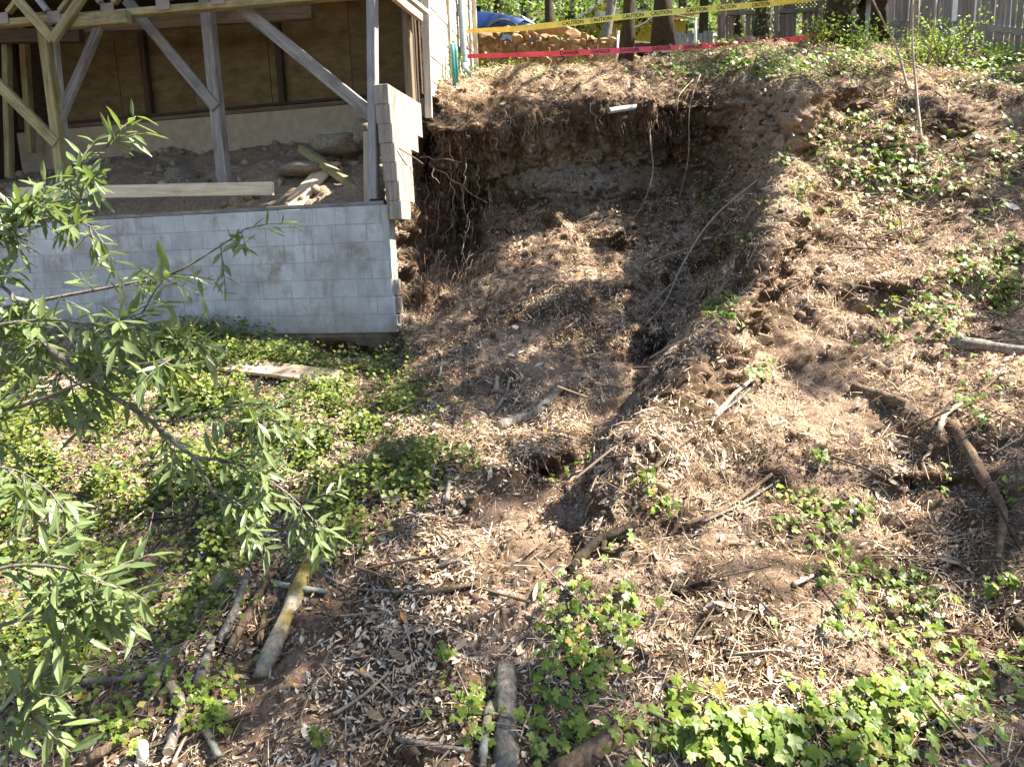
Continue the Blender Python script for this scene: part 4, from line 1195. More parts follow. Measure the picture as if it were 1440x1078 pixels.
def pole(base, top, r, label, cat='pole', mat='pole_metal', name='metal_pole', cap=True):
    b = MB(); b.tube([base, base.lerp(top, .5), top], r, 10)
    o = tag(b.build(name, mat, smooth=True), label, cat)
    if cap:
        c = MB(); c.tube([top - Vector((0, 0, .01)), top + Vector((0, 0, .025))], [r * 1.35, r * 1.2], 10); c.build('cap', mat, o)
    return o
pole(P(867, 98, 12.6), P(869, 46, 12.6), .022, 'thin white metal pole at the right end of the stone wall')
pole(P(978, 75, 15.5), P(978, 27, 15.5), .028, 'thin white metal pole left of the lattice fence')
arch('handrail', [P(890, 40, 15.6), P(905, 34, 15.6), P(930, 20, 15.6), P(978, 27, 15.5)], .02, 'grey_bark', 'sloping grey handrail between the two thick trunks', 'handrail', taper=1)

# lattice fence far behind
lf = empty('lattice_fence', P(1080, 66, 20), 'brown board fence with lattice top behind the trees', 'fence')
def gz(x, y): return ground_z(x, y)
xa, xb, Yf = P(1012, 60, 20).x, P(1172, 60, 20).x, 20.0
zt = P(1080, 18, 20).z
x = xa; k = 0
while x < xb:
    if k not in (3, 4, 14):
        beam('board', Vector((x, Yf, gz(x, Yf) - .1)), Vector((x, Yf, zt)), .02, .135, 'fence_brown', lf, up=(1, 0, 0))
    x += .15; k += 1
for px in (1016, 1090, 1150):
    x = P(px, 40, 20).x; beam('post', Vector((x, Yf - .06, gz(x, Yf) - .2)), Vector((x, Yf - .06, zt + .75)), .1, .12, 'fence_brown', lf, up=(1, 0, 0))
beam('rail', Vector((xa, Yf - .04, zt)), Vector((xb, Yf - .04, zt)), .05, .09, 'fence_brown', lf)
beam('rail', Vector((xa, Yf - .04, zt + .62)), Vector((xb, Yf - .04, zt + .62)), .05, .07, 'fence_brown', lf)
x = xa - .5
while x < xb:
    for s, dy in ((1, 0), (-1, .012)):
        x0 = x if s > 0 else x + .6
        a0, a1 = max(min(x0, xb), xa), max(min(x0 + s * .6, xb), xa)
        if abs(a1 - a0) > .08:
            t0, t1 = (a0 - x0) / (s * .6), (a1 - x0) / (s * .6)
            beam('lattice_slat', Vector((a0, Yf - .02 + dy, zt + .03 + .57 * t0)), Vector((a1, Yf - .02 + dy, zt + .03 + .57 * t1)), .01, .035, 'fence_brown', lf)
    x += .11
# low grey fence by the yellow house
of = empty('old_fence', P(965, 60, 21.5), 'low grey board fence in front of the yellow house', 'fence')
x = P(935, 60, 21.5).x
while x < P(1000, 60, 21.5).x:
    h_ = P(960, 46, 21.5).z + random.uniform(-.05, .05)
    beam('board', Vector((x, 21.5, gz(x, 21.5) - .1)), Vector((x, 21.5, h_)), .02, .13, 'fence_grey', of, up=(1, 0, 0)); x += .145
beam('rail', Vector((P(935, 60, 21.5).x, 21.55, P(960, 50, 21.5).z)), Vector((P(1000, 60, 21.5).x, 21.55, P(960, 50, 21.5).z)), .05, .08, 'fence_grey', of)
# grey picket fence at the right
pf = empty('picket_fence', P(1350, 80, 10.8), 'tall grey stake fence running down the right edge of the yard', 'fence')
A0, A1 = P(1245, 60, 13.2), P(1500, 85, 8.9)
nb = 40
for i in range(nb):
    t = i / (nb - 1); q = A0.lerp(A1, t); z0 = gz(q.x, q.y)
    if i in (8, 18): continue
    lean = random.uniform(-.03, .03)
    beam('board', Vector((q.x, q.y, z0 - .12)), Vector((q.x + lean, q.y, z0 + 1.7 + random.uniform(-.1, .1))), .018, .085 + random.uniform(-.012, .01), 'fence_grey', pf, up=(A1 - A0).normalized())
for dz in (.35, 1.3):
    for i in range(6):
        q0, q1 = A0.lerp(A1, i / 6), A0.lerp(A1, (i + 1) / 6)
        beam('rail', Vector((q0.x, q0.y + .06, gz(q0.x, q0.y) + dz)), Vector((q1.x, q1.y + .06, gz(q1.x, q1.y) + dz)), .04, .085, 'fence_grey', pf)

def gable_house(name, label, x0, x1, y0, y1, zb, ze, zr, wallm, roofm, overhang=.5, windows=()):
    h = empty(name, ((x0 + x1) / 2, (y0 + y1) / 2, zb), label, 'house')
    b = MB(); xm = (x0 + x1) / 2
    b.add([(x0, y0, zb), (x1, y0, zb), (x1, y0, ze), (xm, y0, zr), (x0, y0, ze), (x0, y1, zb), (x1, y1, zb), (x1, y1, ze), (xm, y1, zr), (x0, y1, ze)],
          [(0, 1, 2, 3, 4), (9, 8, 7, 6, 5), (0, 5, 6, 1), (1, 6, 7, 2), (4, 9, 5, 0), (2, 7, 8, 3), (3, 8, 9, 4)])
    b.build('wall', wallm, h)
    sl = (zr - ze) / ((x1 - x0) / 2)
    for s in (-1, 1):
        xe = xm + s * ((x1 - x0) / 2 + overhang); zee = zr - sl * ((x1 - x0) / 2 + overhang)
        r = MB(); f = [(xm, y0 - overhang, zr + .04), (xe, y0 - overhang, zee + .04), (xe, y1 + overhang, zee + .04), (xm, y1 + overhang, zr + .04)]
        r.add(f + [(a, b_, c + .12) for a, b_, c in f], [(3, 2, 1, 0), (4, 5, 6, 7), (0, 1, 5, 4), (1, 2, 6, 5), (2, 3, 7, 6), (3, 0, 4, 7)])
        r.build('roof', roofm, h)
    for wx, wz, ww_, wh in windows:
        w_ = MB(); w_.box((wx - ww_ / 2, y0 - .03, wz - wh / 2), (wx + ww_ / 2, y0 - .003, wz + wh / 2))
        o = w_.build('window', 'white_paint', h)
        for s in (-1, 0, 1):
            p_ = MB(); p_.box((wx + s * ww_ * .32 - ww_ * .12, y0 - .045, wz - wh * .44), (wx + s * ww_ * .32 + ww_ * .12, y0 - .031, wz + wh * .44)); p_.build('pane', 'window_dark', o)
    return h
a, c = P(815, 48, 30), P(905, 48, 30)
gable_house('cottage', 'yellow gabled cottage with pale roof behind the caution tape', a.x, c.x, 30, 36, ground_z(1, 30) - .5, P(860, 30, 30).z, P(860, -4, 30).z, 'yellow_paint', 'white_roof')
a, c = P(930, 48, 26), P(966, 48, 26)
ga = empty('shed', (a.x, 26, a.z), 'small yellow shed with white flat roof right of the thick trunk', 'shed')
b = MB(); b.box((a.x - 2.0, 26, ground_z(a.x, 26) - .5), (c.x - .05, 29, P(950, 30, 26).z)); b.build('wall', 'yellow_paint', ga)
b = MB(); z_ = P(950, 29, 26).z
b.add([(a.x - 2.2, 25.3, z_), (c.x + .3, 25.3, z_), (c.x + .3, 29.4, z_ + 1.0), (a.x - 2.2, 29.4, z_ + 1.0), (a.x - 2.2, 25.3, z_ + .15), (c.x + .3, 25.3, z_ + .15), (c.x + .3, 29.4, z_ + 1.15), (a.x - 2.2, 29.4, z_ + 1.15)],
      [(3, 2, 1, 0), (4, 5, 6, 7), (0, 1, 5, 4), (1, 2, 6, 5), (2, 3, 7, 6), (3, 0, 4, 7)])
b.build('roof', 'white_roof', ga)
q0, q1 = P(1272, 40, 17), P(1330, 40, 17)
gable_house('neighbour_house', 'pale grey house with slatted window behind the stake fence', q0.x, q1.x + 1.5, 17, 22, ground_z(q0.x, 17) - .4, P(1300, -60, 17).z, P(1300, -130, 17).z, 'white_paint', 'fence_grey',
            windows=[(P(1295, 28, 17).x, P(1295, 28, 17).z, .5, .62)])

# car: lofted body, partly hidden by the house corner
def make_car(front_x, y, z, label):
    c = empty('car', (front_x - 2.2, y, z), label, 'car')
    # stations along the length (x from nose back), half width, sill z, belt z, centre-top z
    ST = [(0, .55, .38, .58, .62), (-.10, .72, .30, .70, .74), (-.35, .84, .24, .80, .86), (-.75, .90, .24, .88, .96), (-1.15, .92, .24, .95, 1.04), (-1.6, .92, .24, .98, 1.08),
          (-2.2, .93, .24, 1.0, 1.10), (-3.0, .93, .24, 1.02, 1.12), (-3.7, .91, .25, 1.04, 1.14), (-4.15, .86, .30, 1.02, 1.1), (-4.4, .7, .4, .9, .98)]
    b = MB(); ring = []
    for x, hw, z0, zb_, zt_ in ST:
        half = [(-hw * .86, z0), (-hw * .98, z0 + .1), (-hw, (z0 + zb_) / 2), (-hw * .97, zb_ - .05), (-hw * .9, zb_), (-hw * .5, zt_)]
        prof = half + [(0, zt_ + .01)] + [(-a_, b_) for a_, b_ in reversed(half)]
        ring.append([(front_x + x, y + a_, z + b_) for a_, b_ in prof])
    k = len(ring[0])
    b.add([p for r in ring for p in r], [(i * k + j, i * k + j + 1, (i + 1) * k + j + 1, (i + 1) * k + j) for i in range(len(ring) - 1) for j in range(k - 1)]
          + [tuple(range(k)), tuple(reversed([(len(ring) - 1) * k + j for j in range(k)]))])
    body = b.build('body', 'car_paint', c, smooth=True)
    # greenhouse
    b = MB(); CAB = [(-1.3, .80, 1.02, 1.05), (-1.75, .72, 1.02, 1.36), (-2.25, .67, 1.02, 1.54), (-3.0, .66, 1.03, 1.57), (-3.6, .66, 1.04, 1.50), (-4.15, .7, 1.05, 1.12)]
    ring = []
    for x, hw, z0, z1 in CAB:
        ring.append([(front_x + x, y + a_, z + b_) for a_, b_ in ((-.86, z0), (-hw, z1 - .06), (-hw * .8, z1), (hw * .8, z1), (hw, z1 - .06), (.86, z0))])
    b.add([p for r in ring for p in r], [(i * 6 + j, i * 6 + j + 1, (i + 1) * 6 + j + 1, (i + 1) * 6 + j) for i in range(5) for j in range(5)])
    b.build('roof', 'car_paint', c, smooth=True)
    def quad(name, pts, mat):
        q = MB(); q.add([(front_x + a_, y + b_, z + d_) for a_, b_, d_ in pts], [tuple(range(len(pts)))]); return q.build(name, mat, c)
    for s in (-1, 1):
        quad('side_window', [(-1.65, s * .868, 1.06), (-1.95, s * .76, 1.40), (-2.35, s * .71, 1.50), (-2.5, s * .71, 1.5), (-2.5, s * .868, 1.07)], 'car_glass')
        quad('side_window', [(-2.58, s * .868, 1.07), (-2.58, s * .71, 1.5), (-3.4, s * .71, 1.48), (-3.75, s * .868, 1.09)], 'car_glass')
        m_ = MB(); m_.box((front_x - 1.72, y + s * .9, z + 1.03), (front_x - 1.52, y + s * 1.08, z + 1.17)); m_.build('mirror', 'car_paint', c, bevel=.03)
        h_ = MB(); h_.box((front_x - 2.75, y + s * .925, z + .86), (front_x - 2.55, y + s * .95, z + .89)); h_.build('door_handle', 'arch_plastic', c)
        quad('headlight', [(-.06, s * .66, .66), (-.32, s * .83, .74), (-.45, s * .885, .84), (-.2, s * .72, .76)], 'lamp_glass')
        for wx in (-.85, -3.45):
            wh = MB(); wh.tube([Vector((front_x + wx, y + s * .70, z + .33)), Vector((front_x + wx, y + s * .95, z + .33))], .33, 24)
            t = wh.build('wheel', 'rubber', c, smooth=False)
            rm = MB(); rm.tube([Vector((front_x + wx, y + s * .94, z + .33)), Vector((front_x + wx, y + s * .957, z + .33))], .22, 20); rm.build('rim', 'rim_metal', t)
            ar = MB(); pa = []
            for k_ in range(13):
                an = math.pi * k_ / 12
                pa.append(Vector((front_x + wx + .41 * math.cos(an), y + s * .935, z + .33 + .41 * math.sin(an))))
            ar.tube(pa, .03, 6); ar.build('wheel_arch', 'arch_plastic', c, smooth=True)
    quad('windshield', [(-1.3, -.72, 1.075), (-1.3, .72, 1.075), (-2.1, .6, 1.50), (-2.1, -.6, 1.50)], 'car_glass')
    return c
fx = P(762, 30, 16.2).x
make_car(fx, 16.9, P(720, 40, 16).z - .58, 'dark blue car parked on the driveway behind the stone wall')
#SECTION TREES
# ------------------------------------------------------------------ trees
def trunk_tube(b, base, top, r0, r1, lean=(0, 0), n=12, k=9, wob=.05):
    pts, rad = [], []
    for i in range(k):
        t = i / (k - 1)
        pts.append(base.lerp(top, t) + Vector((lean[0] * math.sin(t * 3.1) + random.uniform(-1, 1) * r0 * .12, lean[1] * math.sin(t * 3.1), 0)))
        rad.append((r0 * (1 - t) + r1 * t) * (1 + .45 * max(0, .12 - t) / .12))
    b.tube(pts, rad, n, wob=wob)
    return pts
def crown_mesh(name, C, n_each, rad, lr, pal, flat=.7):
    C = np.asarray(C); n = len(C) * n_each
    p = np.repeat(C, n_each, 0) + rand_dirs(n) * (rng.random((n, 1)) ** .5) * rad * np.array([1, 1, flat])
    z = unit(np.array([0, 0, .8]) + rand_dirs(n) * .9)
    x = rand_dirs(n); x = unit(x - z * (x * z).sum(1, keepdims=True))
    ln = rng.uniform(*lr, n)
    col = np.array(pal)[rng.integers(0, len(pal), n)] * rng.uniform(.7, 1.3, (n, 1))
    return scatter(name, p, x, z, ln, ln * rng.uniform(.45, .65, n), *T_DIAM, 'leaf_attr', col, rng.uniform(.3, 1.4, n))
GREENS = [(.05, .09, .02), (.07, .12, .03), (.10, .15, .04), (.13, .18, .05)]
BRIGHT = [(.10, .15, .04), (.14, .20, .05), (.18, .24, .07)]
# where the photograph's slope lies in sun (1) and in shade (0)
def lit(px, py):
    def bl(cx, cy, sx, sy): return math.exp(-((px - cx) / sx) ** 2 - ((py - cy) / sy) ** 2)
    v = (.27 + .85 * bl(1270, 600, 140, 120) + .75 * bl(1290, 400, 90, 60) + .5 * bl(1120, 380, 60, 90) + .6 * bl(1120, 700, 130, 90) + .6 * bl(950, 740, 160, 110) + .55 * bl(1000, 900, 200, 60)
         + .8 * bl(170, 630, 220, 90) + .4 * bl(330, 610, 140, 60) + .3 * bl(180, 870, 160, 60) + .45 * bl(820, 345, 90, 45) + .6 * bl(850, 120, 170, 28)
         + .35 * bl(700, 640, 110, 60) + .45 * bl(700, 770, 120, 50) + .45 * bl(640, 1010, 90, 50) + .5 * bl(1260, 960, 130, 70) + .8 * bl(1320, 90, 80, 30) + .5 * bl(1230, 220, 60, 40) + .4 * bl(1000, 1030, 120, 60)
         + .5 * bl(1000, 560, 60, 80) + .5 * bl(1065, 430, 45, 80) + .3 * bl(1250, 250, 200, 100) - .3 * bl(720, 500, 110, 110) - .45 * bl(780, 235, 220, 70) - .25 * bl(600, 430, 70, 70) - .3 * bl(520, 880, 120, 120) - .25 * bl(320, 800, 130, 90) - .3 * bl(930, 470, 80, 70))
    return min(1, max(.04, v))
TREES = [  # base, radius, label, name
 (P(880, 96, 11.0), .095, 'slim dark-barked tree behind the mound crest, left of the thick trunk'),
 (P(932, 75, 13.2), .165, 'thick dark trunk behind the caution tape at centre right'),
 (P(1180, 66, 11.2), .20, 'thickest ivy-wrapped tree holding the right end of both tapes'),
 (P(1237, 62, 12.4), .125, 'dark trunk just right of the thickest ivy-wrapped tree'),
 (P(1072, 70, 16.0), .17, 'mossy trunk standing in front of the lattice fence'),
 (Vector((11.0, 4.2, 0)), .22, 'unseen tall oak beyond the right edge shading the slope'),  # this and the next two stand out of view, carrying crowns that shade the slope
 (Vector((11.5, 0.6, 0)), .22, 'unseen tall oak behind the viewer on the right'),
 (Vector((12.0, 7.6, 0)), .2, 'unseen tall oak beyond the stake fence'),
]
cand, hit, prob = [], [], []
for _ in range(12000):
    c = Vector((random.uniform(-1.5, 13.0), random.uniform(-1.5, 13.5), CAM_Z + random.uniform(4.6, 8.2)))
    if (c.z - CAM_Z - .6) / max(c.y + .5, .6) < .44: continue
    loc, nrm, i_, dd = BVH.ray_cast(c, -S)
    if loc is None: continue
    qx, qy, _d = proj(np.array([tuple(loc)])); qx, qy = float(qx[0]), float(qy[0])
    if loc.y > 11.3: li = .85
    elif -50 < qx < 1490 and -20 < qy < 1120 and loc.y > 1: li = lit(qx, qy)
    else: li = .5
    cand.append(tuple(c)); hit.append(tuple(loc)); prob.append(li)
hit = np.array(hit); prob = np.array(prob)
cnd = np.array(cand); Sv = np.array(S)
for c_, r_ in ((H(-.1, .35, 1.75), .75), (H(.95, .5, 1.6), .55), (H(-.05, 2.3, 3.3), 1.1)):     # clumps dropped so sun reaches the wing wall, the leaning plank and the siding
    dv_ = cnd - np.array(c_); dv_ -= (dv_ @ Sv)[:, None] * Sv
    prob = np.where(np.linalg.norm(dv_, axis=1) < r_, 2.0, prob)
gapn = fbm(hit * 1.3, 2, 81) * .26 + fbm(hit * 3.6, 2, 83) * .30
keep = (prob + gapn < .37) & (rng.random(len(prob)) < .62)  # crowns are shaped here: clumps stay only where the lit map wants shade
clumps = [Vector(c) for c, k_ in zip(cand, keep) if k_]
CL = np.array([tuple(c) for c in clumps])
tb_xy = np.array([(t[0].x, t[0].y) for t in TREES])
own = np.argmin(((CL[:, None, :2] - tb_xy[None]) ** 2).sum(-1), 1)
for i, (base, r, lab) in enumerate(TREES):
    base = Vector((base.x, base.y, ground_z(base.x, base.y) - .1))
    t = empty('tree', base, lab, 'tree')
    b = MB(); top = base + Vector((random.uniform(-.3, .3), random.uniform(-.2, .2), 6.5))
    tp = trunk_tube(b, base, top, r, r * .55)
    b.build('trunk', 'bark', t, smooth=True)
    mine = CL[own == i]
    if len(mine) == 0:
        mine = np.array([tuple(top + Vector((random.uniform(-1, 1), random.uniform(-1, 1), random.uniform(-.5, 1)))) for _ in range(25)])
    b = MB()
    for q in mine[rng.choice(len(mine), min(len(mine), 9), replace=False)]:
        a = tp[random.choice((4, 5, 6, 7))]; q = Vector(q); md = a.lerp(q, .5) + Vector((0, 0, .5))
        b.tube([a, a.lerp(md, .5) + Vector((0, 0, .2)), md, q], [r * .2, r * .15, r * .1, r * .04], 6)
    b.build('limb', 'bark', t, smooth=True)
    obj('crown', crown_mesh('crown', mine, 42, .21, (.07, .11), GREENS), t)
# ivy on the thick trunks
def trunk_ivy(base, r, n, z0, z1, size=(.05, .08)):
    p = []
    for _ in range(n):
        a = random.uniform(0, 2 * math.pi); p.append((base.x + (r + .04) * math.cos(a), base.y + (r + .04) * math.sin(a), base.z + random.uniform(z0, z1)))
    p = np.array(p); out = unit(p - np.array([[base.x, base.y, 0]]) * [1, 1, 0] - p * [0, 0, 1]); out[:, 2] += .3
    x = rand_dirs(n) + np.array([0, 0, -1.2]); z = unit(out + rand_dirs(n) * .4); x = unit(x - z * (x * z).sum(1, keepdims=True))
    ln = rng.uniform(*size, n)
    return scatter('ivy_leaves', p, x, z, ln, ln, *T_LEAF, 'leaf_attr', np.array([(.04, .08, .02), (.07, .12, .03), (.12, .18, .05)])[rng.integers(0, 3, n)])
for base, r, lab in ((TREES[2][0], .2, 'dark ivy climbing the thickest trunk'), (TREES[4][0], .17, 'ivy climbing the trunk in front of the lattice fence')):
    bz = Vector((base.x, base.y, ground_z(base.x, base.y)))
    tag(obj('climbing_ivy', trunk_ivy(bz, r, 420, 0, 2.4)), lab, 'ivy', kind='stuff')
# background trees, each with trunk and crown
BG = [((772, 30), 20, .13, 0, 'dark slim tree behind the blue car'), ((846, 30), 22, .16, .5, 'leaning grey tree in front of the yellow cottage'), ((800, 20), 26, .2, 0, 'leafy tree left of the yellow cottage'),
      ((700, 5), 27, .2, 0, 'leafy tree above the roof of the car'), ((905, 10), 28, .2, 0, 'sunlit tree between the two yellow roofs'), ((990, 20), 24, .16, 0, 'bright leafy tree left of the lattice fence'),
      ((1040, 5), 27, .2, 0, 'leafy tree behind the lattice fence'), ((1110, 5), 24, .2, 0, 'leafy tree behind the right end of the lattice fence'), ((1215, 15), 19, .17, 0, 'sunlit tree between the two dark trunks at right'),
      ((740, 5), 33, .25, 0, 'far tree above the hood of the car'), ((960, 5), 36, .25, 0, 'far tree above the yellow shed'), ((860, 5), 40, .3, 0, 'farthest tree behind the cottage roof'), ((1290, 0), 25, .2, 0, 'tree behind the pale grey house'), ((1400, 0), 18, .2, 0, 'tree behind the stake fence at right edge')]
for (px, py), Y, r, lean, lab in BG:
    q = P(px, py, Y); base = Vector((q.x, q.y, ground_z(q.x, q.y) - .2))
    t = empty('tree', base, lab, 'tree')
    b = MB(); trunk_tube(b, base, base + Vector((lean * 2, 0, 6)), r, r * .5, k=7)
    b.build('trunk', 'grey_bark' if lean else 'bark', t, smooth=True)
    lowc = .9 if Y > 23 else 2.4
    C = [tuple(base + Vector((random.gauss(0, 1.5), random.gauss(0, 1.2), lowc + random.random() ** .8 * 5.5))) for _ in range(70)]
    obj('crown', crown_mesh('crown', C, 36, .75, (.11, .21), BRIGHT + GREENS[1:]), t)
# the wooded hillside far behind
n = 18000
fx_ = rng.uniform(-22, 34, n); fy_ = rng.uniform(27, 60, n)
fz_ = np.interp(fy_, [21, 40, 95], [5.2, 11.5, 36]) + CAM_Z + rng.random(n) ** 1.6 * 3.0
p_ = np.stack([fx_, fy_, fz_], 1); x_ = rand_dirs(n); z_ = unit(np.array([.2, -.4, .8]) + rand_dirs(n) * .8); x_ = unit(x_ - z_ * (x_ * z_).sum(1, keepdims=True))
l_ = rng.uniform(.25, .55, n)
tag(obj('wooded_hillside', scatter('wooded_hillside', p_, x_, z_, l_, l_ * .6, *T_DIAM, 'leaf_attr', np.array(BRIGHT + GREENS)[rng.integers(0, 7, n)])), 'green wooded hillside far behind the houses', 'woodland', kind='stuff')
# shrubs of the yard
def shrub(px, py, Y, sx, sz, n, lab, pal, lr=(.03, .06), name='shrub'):
    q = P(px, py, Y); base = Vector((q.x, q.y, ground_z(q.x, q.y) - .03))
    t = empty(name, base, lab, 'shrub')
    b = MB(); C = []
    for k in range(9):
        tip = base + Vector((random.gauss(0, sx * .6), random.gauss(0, sx * .5), sz * random.uniform(.4, 1)))
        b.tube([base, base.lerp(tip, .5) + Vector((random.uniform(-.05, .05), 0, .03)), tip], [.012, .008, .003], 5)
        C += [tuple(base.lerp(tip, f) + Vector((random.gauss(0, .06), random.gauss(0, .06), 0))) for f in (.45, .7, .85, 1)]
    b.build('stem', 'brown_bark', t)
    obj('foliage', crown_mesh('foliage', C, n // len(C) + 1, .16, lr, pal, 1), t)
shrub(1325, 92, 8.9, .34, .75, 700, 'sunlit yellow-green shrub in front of the stake fence', [(.16, .22, .05), (.22, .28, .09), (.12, .18, .04)])
shrub(1285, 88, 9.3, .28, .42, 450, 'pale bright-leaved shrub left of the sunlit yellow-green shrub', [(.24, .27, .16), (.3, .32, .2), (.14, .2, .06)])
shrub(1395, 100, 8.7, .3, .3, 400, 'low green shrub at the foot of the stake fence', [(.06, .12, .02), (.10, .17, .03)])
shrub(1200, 85, 9.8, .3, .4, 420, 'green shrub at the foot of the thickest tree', [(.08, .14, .03), (.14, .2, .05)])
shrub(1150, 80, 10.2, .25, .35, 330, 'yellow-green shrub left of the thickest tree', [(.14, .2, .04), (.2, .26, .07)])
shrub(632, 118, 9.9, .12, .6, 260, 'thin climbing plant against the house siding', [(.07, .12, .03), (.12, .18, .05)])
shrub(735, 108, 12.4, .3, .3, 300, 'weedy shrub in front of the stone wall', [(.10, .16, .04), (.17, .23, .07)])
shrub(690, 110, 12.4, .2, .25, 200, 'small weeds at the left end of the stone wall', [(.12, .18, .05), (.2, .24, .08)])
shrub(830, 100, 12.2, .25, .2, 200, 'low weeds at the right end of the stone wall', [(.10, .16, .04), (.17, .22, .07)])
# bare saplings on the right bank
def sapling(pts, r, lab):
    g = [G(*pts[0][:2])[0]] + [P(*p) for p in pts[1:]]
    arch('sapling', g, r, 'pale_twig', lab, 'sapling', taper=.5)
sapling([(1296, 200), (1288, 120, 7.3), (1283, 60, 7.35), (1284, -20, 7.4)], .014, 'upright bare sapling standing on the right bank')
sapling([(1278, 130), (1262, 70, 7.9), (1250, 45, 7.9), (1222, -10, 7.9)], .014, 'bare sapling leaning left on the right bank')
sapling([(1302, 95), (1312, 50, 8.3), (1318, -10, 8.4)], .012, 'thin bare sapling beside the pale shrub')
b = MB(); q = P(1284, 60, 10.4); q.z = ground_z(q.x, q.y) - .1
b.tube([q, q + Vector((0, 0, 1.0)), q + Vector((.02, 0, 2.2))], [.055, .05, .045], 10, wob=.05)
tag(b.build('tree_stake', 'pale_twig', smooth=True), 'pale smooth trunk stake in front of the grey house', 'post')
#SECTION PLANTS
# ------------------------------------------------------------------ ivy: every leaf of the patches in view
def fan(outline, cz):
    v = [(x, y, z) for x, y, z in outline] + [cz]
    k = len(outline)
    return v, [(i, (i + 1) % k, k) for i in range(k)]
half = [(0, .06, 0), (.22, -.06, -.01), (.46, .14, -.05), (.30, .34, 0), (.36, .60, -.05), (.16, .66, 0), (0, 1.0, -.08)]
IV, IF = fan(half + [(-x, y, z) for x, y, z in reversed(half[1:-1])], (0, .4, .03))
def leaf_data(name, V, Fc, mat, seed):
    rr = random.Random(seed)
    me = bpy.data.meshes.new(name)
    bend = rr.uniform(-.25, .1)
    me.from_pydata([(x * rr.uniform(.88, 1.12), y, z + bend * y * y + abs(x) * rr.uniform(-.05, .22)) for x, y, z in V], [], Fc)
    me.update(); me.materials.append(M[mat])
    return me
IVY = [leaf_data('ivy_leaf', IV, IF, 'ivy_leaf', k) for k in range(5)]
IVO = [leaf_data('ivy_leaf', IV, IF, 'ivy_leaf_old', k + 7) for k in range(3)]
def leaf_matrix(p, nrm, ang, s):
    z = Vector(nrm).normalized(); x = z.orthogonal().normalized(); x.rotate(Quaternion(z, ang)); y = z.cross(x)
    m = Matrix((x * s, y * s, z * s)).transposed().to_4x4(); m.translation = p
    return m
CAMV = Vector((0, -1, 0))
def ivy(px, py, sx, sy, n, lab, size=(.04, .07), lift=.07, name='ivy_patch', cat='ivy'):
    n = min(295, int(n * 1.3)); sx *= 1.25; sy *= 1.2; size = (size[0] * .7, size[1] * 1.0)
    t = empty(name, G(px, py)[0], lab, cat, 'ivy on the slope')
    pts = []
    seeds = [(random.gauss(px, sx * .55), random.gauss(py, sy * .55)) for _ in range(max(2, n // 9))]
    for i in range(n):
        s = random.choice(seeds)
        q, nn = G(random.gauss(s[0], sx * .24), random.gauss(s[1], sy * .24))
        hh = random.uniform(.015, lift)
        p = q + nn * hh + Vector((0, -.3 * hh, .4 * hh))
        nz = nn * .5 + Vector((.25, -.45, .75)) + Vector((random.gauss(0, .38), random.gauss(0, .38), random.gauss(0, .3)))
        z = nz.normalized()
        # leaf tips hang downhill
        y = Vector((random.gauss(0, .7), -.6, -.6)); y = (y - z * y.dot(z)).normalized(); x = y.cross(z)
        s_ = random.uniform(*size)
        m = Matrix((x * s_, y * s_, z * s_)).transposed().to_4x4(); m.translation = p
        obj('leaf', random.choice(IVY if random.random() > .06 else IVO), t, m); pts.append((q, p))
    b = MB()
    for k in range(max(2, n // 9)):
        a = random.choice(pts)[0]; near_ = sorted(pts, key=lambda c: (c[0] - a).length)[:7]
        ch = [c[0] + Vector((0, 0, .012)) for c in near_]; ch.sort(key=lambda c: c.x + c.y)
        b.tube(ch, .0035, 4, cap=False)
    for q, p in pts: b.tube([q, p], .0012, 3, cap=False)
    b.build('vine', 'brown_bark', t)
    return t
